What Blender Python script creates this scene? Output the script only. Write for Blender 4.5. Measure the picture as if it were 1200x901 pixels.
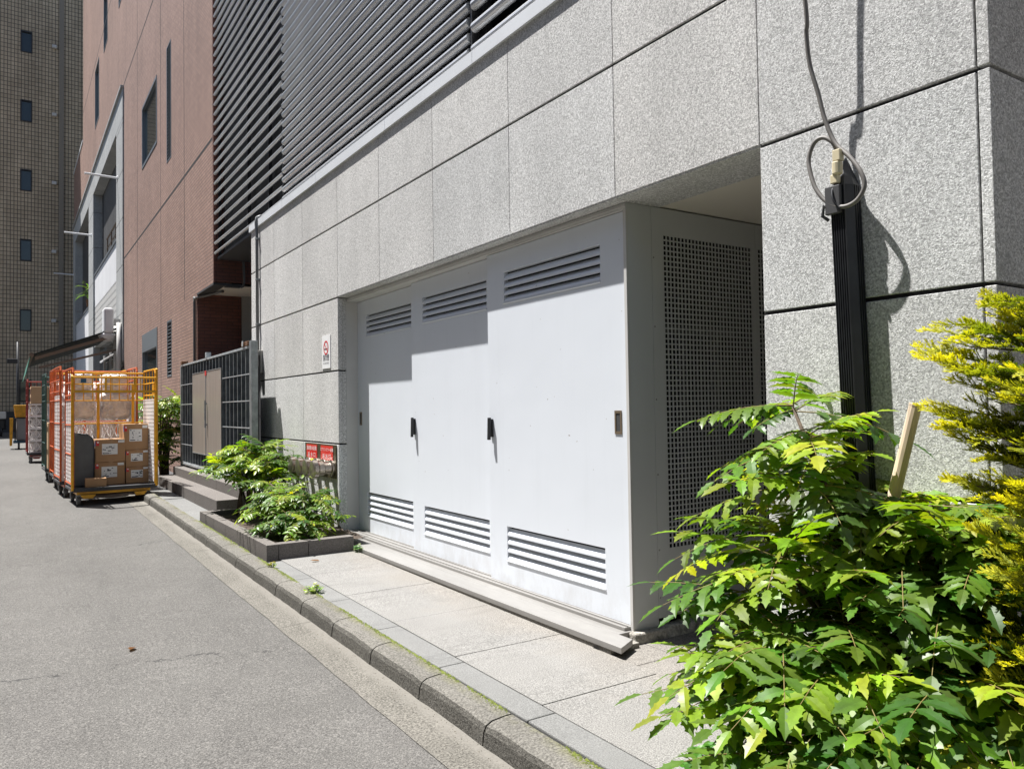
import bpy, math, random
from mathutils import Vector, Matrix
from math import sin, cos, pi, radians as R
S = bpy.context.scene
COL = S.collection
for o in list(bpy.data.objects): bpy.data.objects.remove(o)

# ------------------------------------------------------------------ camera, light, exposure
CAMZ = 1.45
F_PX, YAW, PITCH, ROLL = 903.74, 0.577539, 0.0289999, -0.0149669
fw = Vector((sin(YAW)*cos(PITCH), cos(YAW)*cos(PITCH), sin(PITCH)))
r0 = Vector((cos(YAW), -sin(YAW), 0)); u0 = r0.cross(fw)
rt = r0*cos(ROLL)+u0*sin(ROLL); up = -r0*sin(ROLL)+u0*cos(ROLL)
cd = bpy.data.cameras.new('camera'); cam = bpy.data.objects.new('camera', cd); COL.objects.link(cam)
m3 = Matrix((rt, up, -fw)).transposed()
cam.matrix_world = Matrix.Translation((0, 0, CAMZ)) @ m3.to_4x4()
cd.sensor_width = 36; cd.lens = F_PX/1200*36; cd.clip_start = 0.05; cd.clip_end = 1000
S.camera = cam

SUN_TO = Vector((-1, 1.29, 4.2)).normalized()
W = bpy.data.worlds.new('World'); S.world = W; W.use_nodes = True
nt = W.node_tree; sky = nt.nodes.new('ShaderNodeTexSky'); sky.sky_type = 'NISHITA'; sky.sun_disc = False
sky.sun_elevation = math.asin(SUN_TO.z); sky.sun_rotation = math.atan2(SUN_TO.x, SUN_TO.y)
bg = nt.nodes['Background']; bg.inputs[1].default_value = 0.052
nt.links.new(sky.outputs[0], bg.inputs[0])
sl = bpy.data.lights.new('sun', 'SUN'); sl.energy = 5.0; sl.angle = R(0.5); sl.color = (1, .975, .94)
so = bpy.data.objects.new('sun', sl); COL.objects.link(so); so.location = (-20, 26, 84)
so.rotation_euler = (-SUN_TO).to_track_quat('-Z', 'Y').to_euler()
S.view_settings.view_transform = 'Standard'; S.view_settings.look = 'None'
S.view_settings.exposure = 1.25; S.view_settings.gamma = 1
S.view_settings.use_curve_mapping = False
try: S.cycles.max_bounces = 8
except Exception: pass

# ------------------------------------------------------------------ helpers
class MB:
    def __init__(s): s.v = []; s.f = []; s.c = []
    def add(s, vs, fs, col=None):
        n = len(s.v); s.v += [tuple(p) for p in vs]; s.f += [tuple(i+n for i in f) for f in fs]
        if col is not None: s.c += [col]*len(vs)
        return s
    def box(s, x0, x1, y0, y1, z0, z1, M=None):
        vs = [(x, y, z) for z in (z0, z1) for y in (y0, y1) for x in (x0, x1)]
        if M is not None: vs = [M @ Vector(p) for p in vs]
        return s.add(vs, [(0,2,3,1),(4,5,7,6),(0,1,5,4),(2,6,7,3),(0,4,6,2),(1,3,7,5)])
    def hexa(s, b, t):  # bottom quad, top quad (ccw from above)
        return s.add(list(b)+list(t), [(3,2,1,0),(4,5,6,7),(0,1,5,4),(1,2,6,5),(2,3,7,6),(3,0,4,7)])
    def tube(s, pts, r, n=8, cap=True, rz=None):
        pts = [Vector(p) for p in pts]; k = len(pts); rs = r if isinstance(r, (list, tuple)) else [r]*k
        vs = []; prev = None
        for i in range(k):
            d = (pts[min(i+1, k-1)]-pts[max(i-1, 0)]).normalized()
            if prev is None:
                a = Vector((0, 0, 1)) if abs(d.z) < .9 else Vector((1, 0, 0))
                nx = d.cross(a).normalized()
            else: nx = (prev - d*prev.dot(d)).normalized()
            prev = nx; ny = d.cross(nx)
            for j in range(n):
                t = 2*pi*j/n; vs.append(pts[i]+(nx*cos(t)+ny*sin(t))*rs[i])
        fs = [(i*n+j, i*n+(j+1) % n, (i+1)*n+(j+1) % n, (i+1)*n+j) for i in range(k-1) for j in range(n)]
        if cap: fs += [tuple(range(n))[::-1], tuple((k-1)*n+j for j in range(n))]
        return s.add(vs, fs)
    def lathe(s, o, ax, prof, n=20):  # prof: (dist along axis, radius)
        o = Vector(o); ax = Vector(ax).normalized()
        a = Vector((0, 0, 1)) if abs(ax.z) < .9 else Vector((1, 0, 0))
        nx = ax.cross(a).normalized(); ny = ax.cross(nx); vs = []
        for d, r in prof:
            for j in range(n):
                t = 2*pi*j/n; vs.append(o+ax*d+(nx*cos(t)+ny*sin(t))*r)
        k = len(prof)
        fs = [(i*n+j, i*n+(j+1) % n, (i+1)*n+(j+1) % n, (i+1)*n+j) for i in range(k-1) for j in range(n)]
        fs += [tuple(range(n))[::-1], tuple((k-1)*n+j for j in range(n))]
        return s.add(vs, fs)
    def prism(s, poly, axis, a, b):  # poly in the other two axes, extruded along axis
        def P(p, t):
            return {'x': (t, p[0], p[1]), 'y': (p[0], t, p[1]), 'z': (p[0], p[1], t)}[axis]
        n = len(poly)
        return s.add([P(p, a) for p in poly]+[P(p, b) for p in poly],
                     [tuple(range(n))[::-1], tuple(range(n, 2*n))]+[(i, (i+1) % n, n+(i+1) % n, n+i) for i in range(n)])
    def plate(s, us, vs_, solid, P, t):  # plate with holes: P(u,v,w) -> xyz, w in (0,t)
        nu, nv = len(us), len(vs_)
        idx = {}; vs = []; fs = []
        def V(i, j, k):
            if (i, j, k) not in idx: idx[i, j, k] = len(vs); vs.append(P(us[i], vs_[j], t if k else 0))
            return idx[i, j, k]
        sol = lambda i, j: 0 <= i < nu-1 and 0 <= j < nv-1 and solid(i, j)
        for i in range(nu-1):
            for j in range(nv-1):
                if not solid(i, j): continue
                fs.append((V(i,j,0), V(i+1,j,0), V(i+1,j+1,0), V(i,j+1,0)))
                fs.append((V(i,j,1), V(i,j+1,1), V(i+1,j+1,1), V(i+1,j,1)))
                for (di, dj, a, b) in ((-1,0,(i,j+1),(i,j)), (1,0,(i+1,j),(i+1,j+1)), (0,-1,(i,j),(i+1,j)), (0,1,(i+1,j+1),(i,j+1))):
                    if not sol(i+di, j+dj): fs.append((V(*b,0), V(*a,0), V(*a,1), V(*b,1)))
        return s.add(vs, fs)

def wloc(p):
    l = Vector((0, 0, 0))
    while p is not None: l = l+p.location; p = p.parent
    return l
def obj(name, mb, mat, parent=None, local=False, bevel=0, smooth=False, seg=2):
    off = Vector((0, 0, 0)) if (parent is None or local) else wloc(parent)
    me = bpy.data.meshes.new(name)
    me.from_pydata([(a-off.x, b-off.y, c-off.z) for a, b, c in mb.v], [], mb.f); me.update()
    if mb.c and len(mb.c) == len(mb.v):
        at = me.color_attributes.new('col', 'FLOAT_COLOR', 'POINT')
        at.data.foreach_set('color', [x for c in mb.c for x in (c[0], c[1], c[2], 1)])
    if smooth: me.polygons.foreach_set('use_smooth', [True]*len(me.polygons))
    o = bpy.data.objects.new(name, me); COL.objects.link(o); me.materials.append(mat)
    if parent is not None: o.parent = parent
    if bevel:
        b = o.modifiers.new('bevel', 'BEVEL'); b.width = bevel; b.segments = seg; b.limit_method = 'ANGLE'; b.angle_limit = R(40)
    return o
def recalc(o):
    import bmesh
    bm = bmesh.new(); bm.from_mesh(o.data); bmesh.ops.recalc_face_normals(bm, faces=bm.faces); bm.to_mesh(o.data); bm.free()
    return o
def tag(o, label, cat, group=None):
    o['label'] = label; o['category'] = cat
    if group: o['group'] = group
    return o
def thing(name, label, cat, loc=(0, 0, 0), rotz=0, group=None):
    o = bpy.data.objects.new(name, None); COL.objects.link(o); o.location = loc; o.rotation_euler = (0, 0, rotz)
    o.empty_display_size = .1
    return tag(o, label, cat, group)
def struct(name, mb, mat, **k):
    o = obj(name, mb, mat, **k); o['kind'] = 'structure'; return o
def copy_tree(o, parent=None):
    c = o.copy(); COL.objects.link(c)
    if parent is not None: c.parent = parent
    for ch in list(o.children): copy_tree(ch, c)
    return c
def text_mb(txt, size, P, sx=1.0, depth=0):
    """Text as a flat mesh: P(u,v) -> xyz; u, v centred on the text block."""
    cu = bpy.data.curves.new('t', 'FONT'); cu.body = txt; cu.size = size; cu.align_x = 'CENTER'; cu.align_y = 'CENTER'
    cu.resolution_u = 2
    ob = bpy.data.objects.new('t', cu); COL.objects.link(ob)
    dg = bpy.context.evaluated_depsgraph_get()
    me = bpy.data.meshes.new_from_object(ob.evaluated_get(dg))
    mb = MB(); mb.add([P(v.co.x*sx, v.co.y) for v in me.vertices], [tuple(p.vertices) for p in me.polygons])
    bpy.data.objects.remove(ob); bpy.data.curves.remove(cu); bpy.data.meshes.remove(me)
    return mb

# ------------------------------------------------------------------ materials
class NT:
    def __init__(s, name):
        s.m = bpy.data.materials.new(name); s.m.use_nodes = True; s.t = s.m.node_tree
        s.b = s.t.nodes['Principled BSDF']; s.out = s.t.nodes['Material Output']
        s.tc = s.t.nodes.new('ShaderNodeTexCoord'); s.vec = s.tc.outputs['Object']
    def n(s, ty, **k):
        x = s.t.nodes.new('ShaderNode'+ty)
        for a, b in k.items(): setattr(x, a, b)
        return x
    def L(s, a, b): s.t.links.new(a, b)
    def math(s, op, a, b=None, clamp=False):
        x = s.n('Math', operation=op); x.use_clamp = clamp
        for i, q in enumerate((a, b)):
            if q is None: continue
            if isinstance(q, (int, float)): x.inputs[i].default_value = q
            else: s.L(q, x.inputs[i])
        return x.outputs[0]
    def noise(s, scale, detail=2, rough=.5, vec=None, stretch=None):
        v = vec or s.vec
        if stretch:
            mp = s.n('Mapping'); mp.inputs['Scale'].default_value = stretch; s.L(v, mp.inputs[0]); v = mp.outputs[0]
        x = s.n('TexNoise'); x.inputs['Scale'].default_value = scale; x.inputs['Detail'].default_value = detail
        x.inputs['Roughness'].default_value = rough; s.L(v, x.inputs['Vector']); return x.outputs[0]
    def maprange(s, v, a, b, c, d):
        x = s.n('MapRange'); x.inputs[1].default_value = a; x.inputs[2].default_value = b
        x.inputs[3].default_value = c; x.inputs[4].default_value = d; s.L(v, x.inputs[0]); return x.outputs[0]
    def mix(s, f, a, b, mode='MIX'):
        x = s.n('Mix', data_type='RGBA', blend_type=mode)
        for sock, q in ((x.inputs[0], f), (x.inputs[6], a), (x.inputs[7], b)):
            if isinstance(q, (int, float)): sock.default_value = q
            elif isinstance(q, tuple): sock.default_value = (*q[:3], 1)
            else: s.L(q, sock)
        return x.outputs[2]
    def scale(s, c, f): # colour times value
        x = s.n('VectorMath', operation='SCALE')
        if isinstance(c, tuple): x.inputs[0].default_value = c[:3]
        else: s.L(c, x.inputs[0])
        if isinstance(f, (int, float)): x.inputs[3].default_value = f
        else: s.L(f, x.inputs[3])
        return x.outputs[0]
    def bump(s, h, dist, strength=1):
        x = s.n('Bump'); x.inputs['Distance'].default_value = dist; x.inputs['Strength'].default_value = strength
        s.L(h, x.inputs['Height']); s.L(x.outputs[0], s.b.inputs['Normal'])
    def done(s, col, rough=.6, metal=0, spec=.5):
        if isinstance(col, tuple): s.b.inputs['Base Color'].default_value = (*col[:3], 1)
        else: s.L(col, s.b.inputs['Base Color'])
        if isinstance(rough, (int, float)): s.b.inputs['Roughness'].default_value = rough
        else: s.L(rough, s.b.inputs['Roughness'])
        s.b.inputs['Metallic'].default_value = metal; s.b.inputs['Specular IOR Level'].default_value = spec
        return s.m
def mk(name, col, rough=.5, metal=0, layers=(), bump=None, spec=.5, stretch=None):
    """layers: (noise scale, low factor, high factor)"""
    n = NT(name); c = col
    for sc, lo, hi in layers: c = n.scale(c, n.maprange(n.noise(sc, 3, stretch=stretch), .3, .7, lo, hi))
    if bump: n.bump(n.noise(bump[0], 2), bump[1])
    return n.done(c, rough, metal, spec)

MT = {}
def granite(name, base, sp=135, contrast=.42, bump=.005, stain=.06, tone=False):
    n = NT(name)
    v = n.n('TexVoronoi'); v.inputs['Scale'].default_value = sp; n.L(n.vec, v.inputs['Vector'])
    vs_ = n.n('SeparateColor'); n.L(v.outputs['Color'], vs_.inputs[0])
    g = n.maprange(vs_.outputs[0], 0, 1, 1-contrast, 1+contrast)
    g2 = n.maprange(n.noise(sp*2.1, 2, .6), .34, .66, .76, 1.24)
    g3 = n.maprange(n.noise(sp*.42, 2, .5), .35, .65, 1-contrast*.22, 1+contrast*.22)
    big = n.maprange(n.noise(.9, 4, .6), .3, .7, 1-stain, 1+stain)
    st = n.maprange(n.noise(3, 3, .6, stretch=(1, 1, .18)), .35, .75, 1+stain*.5, 1-stain)
    c = n.scale(n.scale(n.scale(n.scale(n.scale(base, g), g2), g3), big), st)
    if tone:
        at = n.n('Attribute'); at.attribute_name = 'col'
        c = n.mix(1.0, c, at.outputs[0], 'MULTIPLY')
    n.bump(n.noise(sp*1.1, 3, .7), bump)
    return n.done(c, .8, 0, .3)
MT['granite'] = granite('granite', (.535, .532, .522), 155, .36, .003, .08, True)
MT['granite_dark'] = granite('planter_stone', (.135, .122, .112), 160, .25, .001)
MT['groove'] = mk('groove', (.012, .012, .014), .9)
def doorm():
    n = NT('white_door_paint')
    c = n.scale((.70, .735, .785), n.maprange(n.noise(.8, 3, .5), .3, .7, .985, 1.01))
    c = n.scale(c, n.maprange(n.noise(9, 4, .7, stretch=(1, 1, .05)), .55, .8, 1, .965))
    sx = n.n('SeparateXYZ'); n.L(n.vec, sx.inputs[0])
    low = n.math('MULTIPLY', n.maprange(sx.outputs[2], .02, .3, .35, 0), n.maprange(n.noise(7, 5, .7, stretch=(1, 1, .5)), .45, .7, 0, 1))
    c = n.mix(low, c, (.36, .33, .29))
    sp = n.maprange(n.noise(26, 2, .5), .765, .78, 0, .75)
    c = n.mix(sp, c, (.22, .17, .13))
    n.bump(n.noise(2.5, 2), .0022)
    return n.done(c, n.maprange(n.noise(3, 3), .3, .7, .36, .5))
MT['white_door'] = doorm()
MT['grey_panel'] = mk('grey_panel_paint', (.56, .57, .56), .5, layers=((1.5, .95, 1.03),))
MT['frame_grey'] = mk('frame_grey_paint', (.55, .54, .52), .5, layers=((4, .95, 1.03),))
MT['stainless'] = mk('stainless', (.31, .30, .285), .42, .35, layers=((3, .85, 1.08), (40, .94, 1.04)), stretch=(1, .2, 1))
MT['alu'] = mk('aluminium', (.63, .64, .65), .36, .6, layers=((1.2, .88, 1.05),))
MT['coping'] = mk('coping_metal', (.74, .76, .78), .45, .15, layers=((2, .94, 1.03),))
MT['galv'] = mk('galvanised', (.27, .29, .30), .5, .6, layers=((9, .75, 1.2), (30, .9, 1.1)))
MT['galv_lit'] = mk('galvanised_lit', (.5, .53, .55), .45, .5, layers=((9, .8, 1.15),))  # paler copy of the steel, puts sunlight on the rails into the colour
MT['galv_shaded0'] = mk('inner_grey', (.12, .12, .12), .6)
MT['rust'] = mk('rust', (.16, .075, .035), .8, layers=((40, .6, 1.3),))
MT['dark'] = mk('interior_shade', (.012, .012, .013), .8)  # near black in place of the shade inside hollows and behind screens
MT['dark_grey'] = mk('dark_grey', (.05, .05, .052), .6, layers=((2, .8, 1.2),))
MT['black_metal'] = mk('black_metal', (.02, .02, .022), .45)
MT['black_plastic'] = mk('black_plastic', (.016, .017, .02), .42, layers=((20, .8, 1.3),))
MT['ceiling'] = mk('ceiling_board', (.66, .62, .54), .8)
MT['conc'] = granite('concrete', (.28, .265, .235), 90, .22, .003, .14)
MT['red'] = mk('red_enamel', (.62, .018, .022), .35)
MT['white'] = mk('white_plain', (.8, .8, .8), .5)
MT['paper'] = mk('paper_label', (.74, .74, .72), .6)
MT['ink'] = mk('ink', (.03, .03, .045), .6)
MT['yellow_tag'] = mk('yellow_tag', (.8, .85, .03), .5)
MT['brass'] = mk('bronze_plate', (.085, .07, .04), .5, .5)
MT['nickel'] = mk('cast_nickel', (.40, .35, .30), .32, .9, layers=((12, .75, 1.1),))
MT['wood'] = mk('bamboo_wood', (.68, .54, .40), .7, layers=((30, .7, 1.15),), stretch=(1, 1, .1))
MT['cable'] = mk('cable_sheath', (.15, .14, .13), .55, layers=((20, .85, 1.15),))
MT['beige_plastic'] = mk('beige_plastic', (.6, .53, .36), .45)
MT['soil'] = mk('soil', (.05, .035, .025), .95, layers=((25, .5, 1.5),), bump=(40, .01))
MT['bark'] = mk('bark', (.09, .065, .045), .9, layers=((30, .6, 1.3),), bump=(60, .004))
MT['yellow'] = mk('yellow_paint', (.74, .36, .012), .42, layers=((9, .75, 1.12), (40, .9, 1.08)))
MT['orange'] = mk('orange_red_paint', (.56, .105, .02), .42, layers=((9, .7, 1.15), (40, .9, 1.08)))
MT['redpaint'] = mk('dark_red_paint', (.24, .03, .025), .45, layers=((9, .75, 1.2),))
MT['greenpaint'] = mk('dark_green_paint', (.03, .075, .065), .45, layers=((9, .75, 1.2),))
MT['bluepaint'] = mk('blue_green_paint', (.02, .08, .14), .45, layers=((9, .75, 1.2),))
MT['deck'] = mk('deck_board', (.035, .036, .04), .6, layers=((6, .6, 1.5), (50, .8, 1.2)))
MT['rubber'] = mk('rubber_wheel', (.12, .12, .115), .6)
MT['card'] = mk('cardboard', (.37, .215, .105), .8, layers=((5, .95, 1.05), (70, .97, 1.03)))
MT['card_pale'] = mk('cardboard_pale', (.5, .34, .2), .8, layers=((5, .95, 1.05),))
MT['tape'] = mk('packing_tape', (.4, .24, .13), .25)
MT['grey_fabric'] = mk('grey_fabric', (.1, .105, .105), .75, layers=((6, .85, 1.15),), bump=(200, .001))
MT['white_plastic'] = mk('white_plastic_mesh', (.84, .82, .81), .4)
MT['film'] = mk('plastic_film', (.82, .77, .74), .2, layers=((7, .75, 1.1), (25, .85, 1.08)), bump=(12, .06), spec=.8)
MT['poly'] = mk('brown_polycarbonate', (.30, .265, .235), .3, layers=((3, .85, 1.12), (60, .95, 1.05)), stretch=(1, 8, .4))
MT['awning'] = mk('awning_cloth', (.013, .02, .018), .8, layers=((3, .8, 1.2),))
MT['awning_frame'] = mk('awning_frame', (.17, .125, .09), .6)
MT['green_trim'] = mk('green_trim', (.05, .16, .12), .6)
MT['balcony_stone'] = granite('balcony_stone', (.36, .365, .36), 40, .1, .002, .1)
MT['white_panel'] = mk('white_render', (.68, .68, .69), .7, layers=((1, .93, 1.04),))
MT['blueglass'] = mk('dark_glass', (.02, .028, .03), .06, spec=.8)
MT['win_frame'] = mk('window_frame', (.2, .22, .24), .4, .4)
MT['moss'] = mk('moss', (.085, .105, .014), .95, layers=((30, .5, 1.5),), bump=(60, .01))

def brickmat(name, c1, c2, mortar, w, h, ms, off=.5, rough=.75, bumpd=.004, big=.13, world=True):
    n = NT(name)
    sx = n.n('SeparateXYZ'); n.L(n.vec, sx.inputs[0])
    u = n.math('ADD', sx.outputs[0], sx.outputs[1])
    cb = n.n('CombineXYZ'); n.L(u, cb.inputs[0]); n.L(sx.outputs[2], cb.inputs[1])
    b = n.n('TexBrick'); b.offset = off; b.inputs['Scale'].default_value = 1
    b.inputs['Brick Width'].default_value = w; b.inputs['Row Height'].default_value = h
    b.inputs['Mortar Size'].default_value = ms; b.inputs['Mortar Smooth'].default_value = .1
    b.inputs['Color1'].default_value = (*c1, 1); b.inputs['Color2'].default_value = (*c2, 1); b.inputs['Mortar'].default_value = (*mortar, 1)
    n.L(cb.outputs[0], b.inputs['Vector'])
    c = n.scale(b.outputs[0], n.maprange(n.noise(.35, 4, .6), .3, .7, 1-big, 1+big))
    c = n.scale(c, n.maprange(n.noise(2.2, 3, .6, stretch=(1, 1, .15)), .35, .75, 1.03, 1-big))
    n.bump(n.math('SUBTRACT', 1.0, b.outputs[1]), bumpd)
    return n.done(c, rough, 0, .35)
MT['brick'] = brickmat('red_brick_tile', (.345, .222, .178), (.285, .18, .145), (.17, .12, .10), .2, .062, .007)
MT['brick_return'] = brickmat('brick_tile_shaded', (.17, .07, .05), (.13, .055, .042), (.08, .045, .04), .2, .062, .006)  # darker copy of the brick, shade of the end faces put into the colour
MT['tower'] = brickmat('tower_tile', (.54, .445, .32), (.46, .375, .265), (.115, .1, .08), .155, .225, .016, off=0.0, big=.2)

def asphalt():
    n = NT('asphalt')
    a = n.maprange(n.noise(150, 3, .75), .35, .65, .42, 1.65)
    b = n.maprange(n.noise(70, 2, .6), .3, .7, .82, 1.16)
    big = n.maprange(n.noise(.5, 5, .65, stretch=(1.4, .5, 1)), .3, .7, .80, 1.13)
    mid = n.maprange(n.noise(3.2, 4, .65), .3, .7, .92, 1.07)
    c = n.scale(n.scale(n.scale(n.scale((.103, .099, .093), a), b), big), mid)
    oil = n.maprange(n.noise(1.1, 5, .7), .66, .74, 1, .72)
    c = n.scale(c, oil)
    # pale stones
    v = n.n('TexVoronoi'); v.inputs['Scale'].default_value = 130; n.L(n.vec, v.inputs['Vector'])
    sx0 = n.n('SeparateColor'); n.L(v.outputs['Color'], sx0.inputs[0])
    st = n.math('GREATER_THAN', sx0.outputs[0], .9)
    c = n.mix(n.math('MULTIPLY', st, .22), c, (.32, .305, .28))
    # cracks: a wandering hairline across the lane and a short branch
    sx = n.n('SeparateXYZ'); n.L(n.vec, sx.inputs[0])
    X, Y = sx.outputs[0], sx.outputs[1]
    w1 = n.maprange(n.noise(2.2, 6, .7), 0, 1, -.35, .35)
    d1 = n.math('ABSOLUTE', n.math('ADD', n.math('SUBTRACT', Y, n.math('ADD', n.math('MULTIPLY', X, -.22), 4.9)), w1))
    k1 = n.math('LESS_THAN', d1, n.maprange(n.noise(5, 2), .4, .65, 0.0, .010))
    w2 = n.maprange(n.noise(3.1, 5, .7), 0, 1, -.3, .3)
    d2 = n.math('ABSOLUTE', n.math('ADD', n.math('SUBTRACT', Y, n.math('ADD', n.math('MULTIPLY', X, .5), 8.2)), w2))
    k2 = n.math('LESS_THAN', d2, n.maprange(n.noise(3, 2), .45, .65, 0.0, .010))
    crack = n.math('MAXIMUM', k1, k2)
    c = n.mix(n.math('MULTIPLY', crack, .8), c, (.03, .03, .03))
    h = n.math('SUBTRACT', n.noise(150, 2, .7), n.math('MULTIPLY', crack, .8))
    n.bump(h, .006)
    return n.done(c, .85, 0, .3)
MT['asphalt'] = asphalt()
def gutterm():
    n = NT('gutter_concrete')
    a = n.maprange(n.noise(105, 3, .75), .34, .66, .4, 1.6)
    big = n.maprange(n.noise(2, 4, .65), .3, .7, .85, 1.12)
    c = n.scale(n.scale((.14, .132, .116), a), big)
    # fine sand drifted smooth along the kerb
    sx = n.n('SeparateXYZ'); n.L(n.vec, sx.inputs[0])
    e = n.maprange(n.math('ADD', sx.outputs[0], n.maprange(n.noise(1.6, 3), .3, .7, -.02, .02)), 1.575, 1.625, 0, .8)
    c = n.mix(e, c, n.scale((.17, .16, .142), n.maprange(n.noise(40, 3), .3, .7, .93, 1.07)))
    n.bump(n.math('MULTIPLY', n.noise(110, 3, .7), n.math('SUBTRACT', 1.0, e)), .006)
    return n.done(c, .9, 0, .2)
MT['gutter'] = gutterm()
def kerbm():
    n = NT('kerb_concrete')
    a = n.maprange(n.noise(95, 3, .7), .33, .67, .5, 1.5)
    big = n.maprange(n.noise(2.4, 4, .65), .3, .7, .82, 1.12)
    c = n.scale(n.scale((.165, .157, .14), a), big)
    g = n.n('NewGeometry'); sn = n.n('SeparateXYZ'); n.L(g.outputs['Normal'], sn.inputs[0])
    # road grime on the worn upright face
    grime = n.math('MULTIPLY', n.math('LESS_THAN', sn.outputs[2], .6), n.maprange(n.noise(5, 4), .3, .7, .45, .75))
    c = n.mix(grime, c, n.scale((.055, .052, .044), a))
    sx = n.n('SeparateXYZ'); n.L(n.vec, sx.inputs[0])
    ms = n.math('MULTIPLY', n.maprange(sx.outputs[0], 1.73, 1.80, 0, 1), n.maprange(n.noise(4, 4, .7), .42, .62, 0, .75))
    c = n.mix(ms, c, n.scale((.13, .13, .03), a))
    n.bump(n.noise(80, 4, .7), .012)
    return n.done(c, .9, 0, .2)
MT['kerb'] = kerbm()
def tilem(name, base, sp, ct):
    n = NT(name)
    a = n.maprange(n.noise(sp, 2, .6), .34, .66, 1-ct, 1+ct)
    big = n.maprange(n.noise(1.4, 4, .65), .3, .7, .88, 1.08)
    st = n.maprange(n.noise(3.0, 4, .7, stretch=(.5, 2.5, 1)), .52, .75, 1, .8)
    sx = n.n('SeparateXYZ'); n.L(n.vec, sx.inputs[0])
    run = n.maprange(n.math('ADD', sx.outputs[0], n.maprange(n.noise(2.5, 4), .3, .7, -.16, .16)), 2.3, 2.65, 0, .32)
    c = n.mix(run, n.scale(n.scale(n.scale(base, a), big), st), n.scale((.2, .17, .135), a))
    n.bump(n.noise(sp, 2, .6), .0025)
    return n.done(c, .8, 0, .3)
MT['tile'] = tilem('pavement_granite', (.195, .19, .18), 170, .45)
MT['tile_edge'] = tilem('edge_granite', (.165, .165, .16), 190, .3)

def leafm(name, rough=.32, trans=.28, spec=.55, tint=(1.0, 1.25, .35)):
    n = NT(name)
    at = n.n('Attribute'); at.attribute_name = 'col'
    c = n.scale(at.outputs[0], n.maprange(n.noise(35, 3), .3, .7, .82, 1.15))
    n.done(c, rough, 0, spec)
    tr = n.n('BsdfTranslucent'); n.L(n.mix(1.0, n.scale(c, 2.0), (*tint,), 'MULTIPLY'), tr.inputs[0])
    mx = n.n('MixShader'); mx.inputs[0].default_value = trans
    n.L(n.b.outputs[0], mx.inputs[1]); n.L(tr.outputs[0], mx.inputs[2]); n.L(mx.outputs[0], n.out.inputs[0])
    return n.m
MT['leaf'] = leafm('glossy_leaf', .38, .32, .3, (1.2, 1.25, .25))
MT['leaf_far'] = MT['leaf']
MT['conifer'] = leafm('conifer_spray', .6, .38, .3, (1.1, 1.0, .2))

def road_z(y): return .011*min(max(y, -30), 60)
def pav_z(y): return .135+.0055*y

# ------------------------------------------------------------------ the ground
mb = MB()
ys = [-40, -30, 0, 20, 40, 60, 260]; xs = [-160, -20, 0, 1.45, 6, 160]
for y in ys:
    for x in xs: mb.v.append((x, y, road_z(y)))
for j in range(len(ys)-1):
    for i in range(len(xs)-1):
        a = j*len(xs)+i; mb.f.append((a, a+1, a+1+len(xs), a+len(xs)))
struct('road', mb, MT['asphalt'])
# concrete gutter strip: slabs with hairline joints and a slightly ragged edge
rnd = random.Random(3)
mb = MB(); y = -4.0
while y < 46:
    L = 3.0; n = 12
    for k in range(n):
        a, b = y+L*k/n, y+L*(k+1)/n-(.006 if k == n-1 else 0)
        if k == 0: e0 = 1.447+rnd.uniform(-.005, .005)
        e1 = 1.447+rnd.uniform(-.005, .005)
        mb.add([(e0, a, road_z(a)+.004), (1.675, a, road_z(a)+.012), (1.675, b, road_z(b)+.012), (e1, b, road_z(b)+.004)], [(0, 1, 2, 3)])
        e0 = e1
    y += L
struct('gutter', mb, MT['gutter'])
# kerb stones, each with worn edges
mb = MB(); y = -3.2; k = 0
def kerb_profile(y, j):
    z = road_z(y)
    return [(1.652+j*.5, z-.05), (1.655+j, z+.004), (1.664+j, z+.075+j), (1.676+j, z+.096+j), (1.70, z+.108+j*.5), (1.76, z+.112), (1.797, z+.112), (1.797, z-.05)]
while y < 46:
    L = .6; n = 6; g = .005; rows = []
    for q in range(n+1):
        yy = y+g+(L-2*g)*q/n
        j = rnd.uniform(-.0018, .0018) if 0 < q < n else -.003+rnd.uniform(-.002, 0)
        rows.append([(x, yy, z) for x, z in kerb_profile(yy, j if yy < 16 else 0)])
    m = len(rows[0]); vs = [p for r in rows for p in r]; fs = []
    for q in range(n):
        for i in range(m-1): fs.append((q*m+i, q*m+i+1, (q+1)*m+i+1, (q+1)*m+i))
    fs += [tuple(range(m))[::-1], tuple(n*m+i for i in range(m))]
    fs = [f[::-1] for f in fs]
    mb.add(vs, fs); y += L
ke = struct('kerb', mb, MT['kerb']); recalc(ke)
# moss in the joint behind the kerb
mb = MB(); y = 1.4
def mclump(x, y, z, r):
    n = 6; k = len(mb.v)
    mb.v.append((x, y, z+r*.7))
    for i in range(n):
        t = 2*pi*i/n; q = r*rnd.uniform(.7, 1.3); mb.v.append((x+q*cos(t)*.6, y+q*sin(t), z-.003))
    mb.f += [(k, k+1+i, k+1+(i+1) % n) for i in range(n)]
import mathutils
while y < 9.4:
    d = mathutils.noise.noise(Vector((y*2.1, 3, 0)))+.5*mathutils.noise.noise(Vector((y*7, 1, 0)))
    if d > -.12:
        for _ in range(int(2+9*min(d+.12, .6))):
            q = rnd.random()**2
            mclump(1.799-q*.05*min(1, d+.4), y+rnd.uniform(-.02, .02), road_z(y)+.112, rnd.uniform(.005, .013)*(1.15-q*.6))
    y += .012
o = obj('moss', mb, MT['moss'], smooth=True); o['kind'] = 'stuff'
tag(o, 'green moss growing in the joint between kerb and pavement', 'moss')
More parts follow.
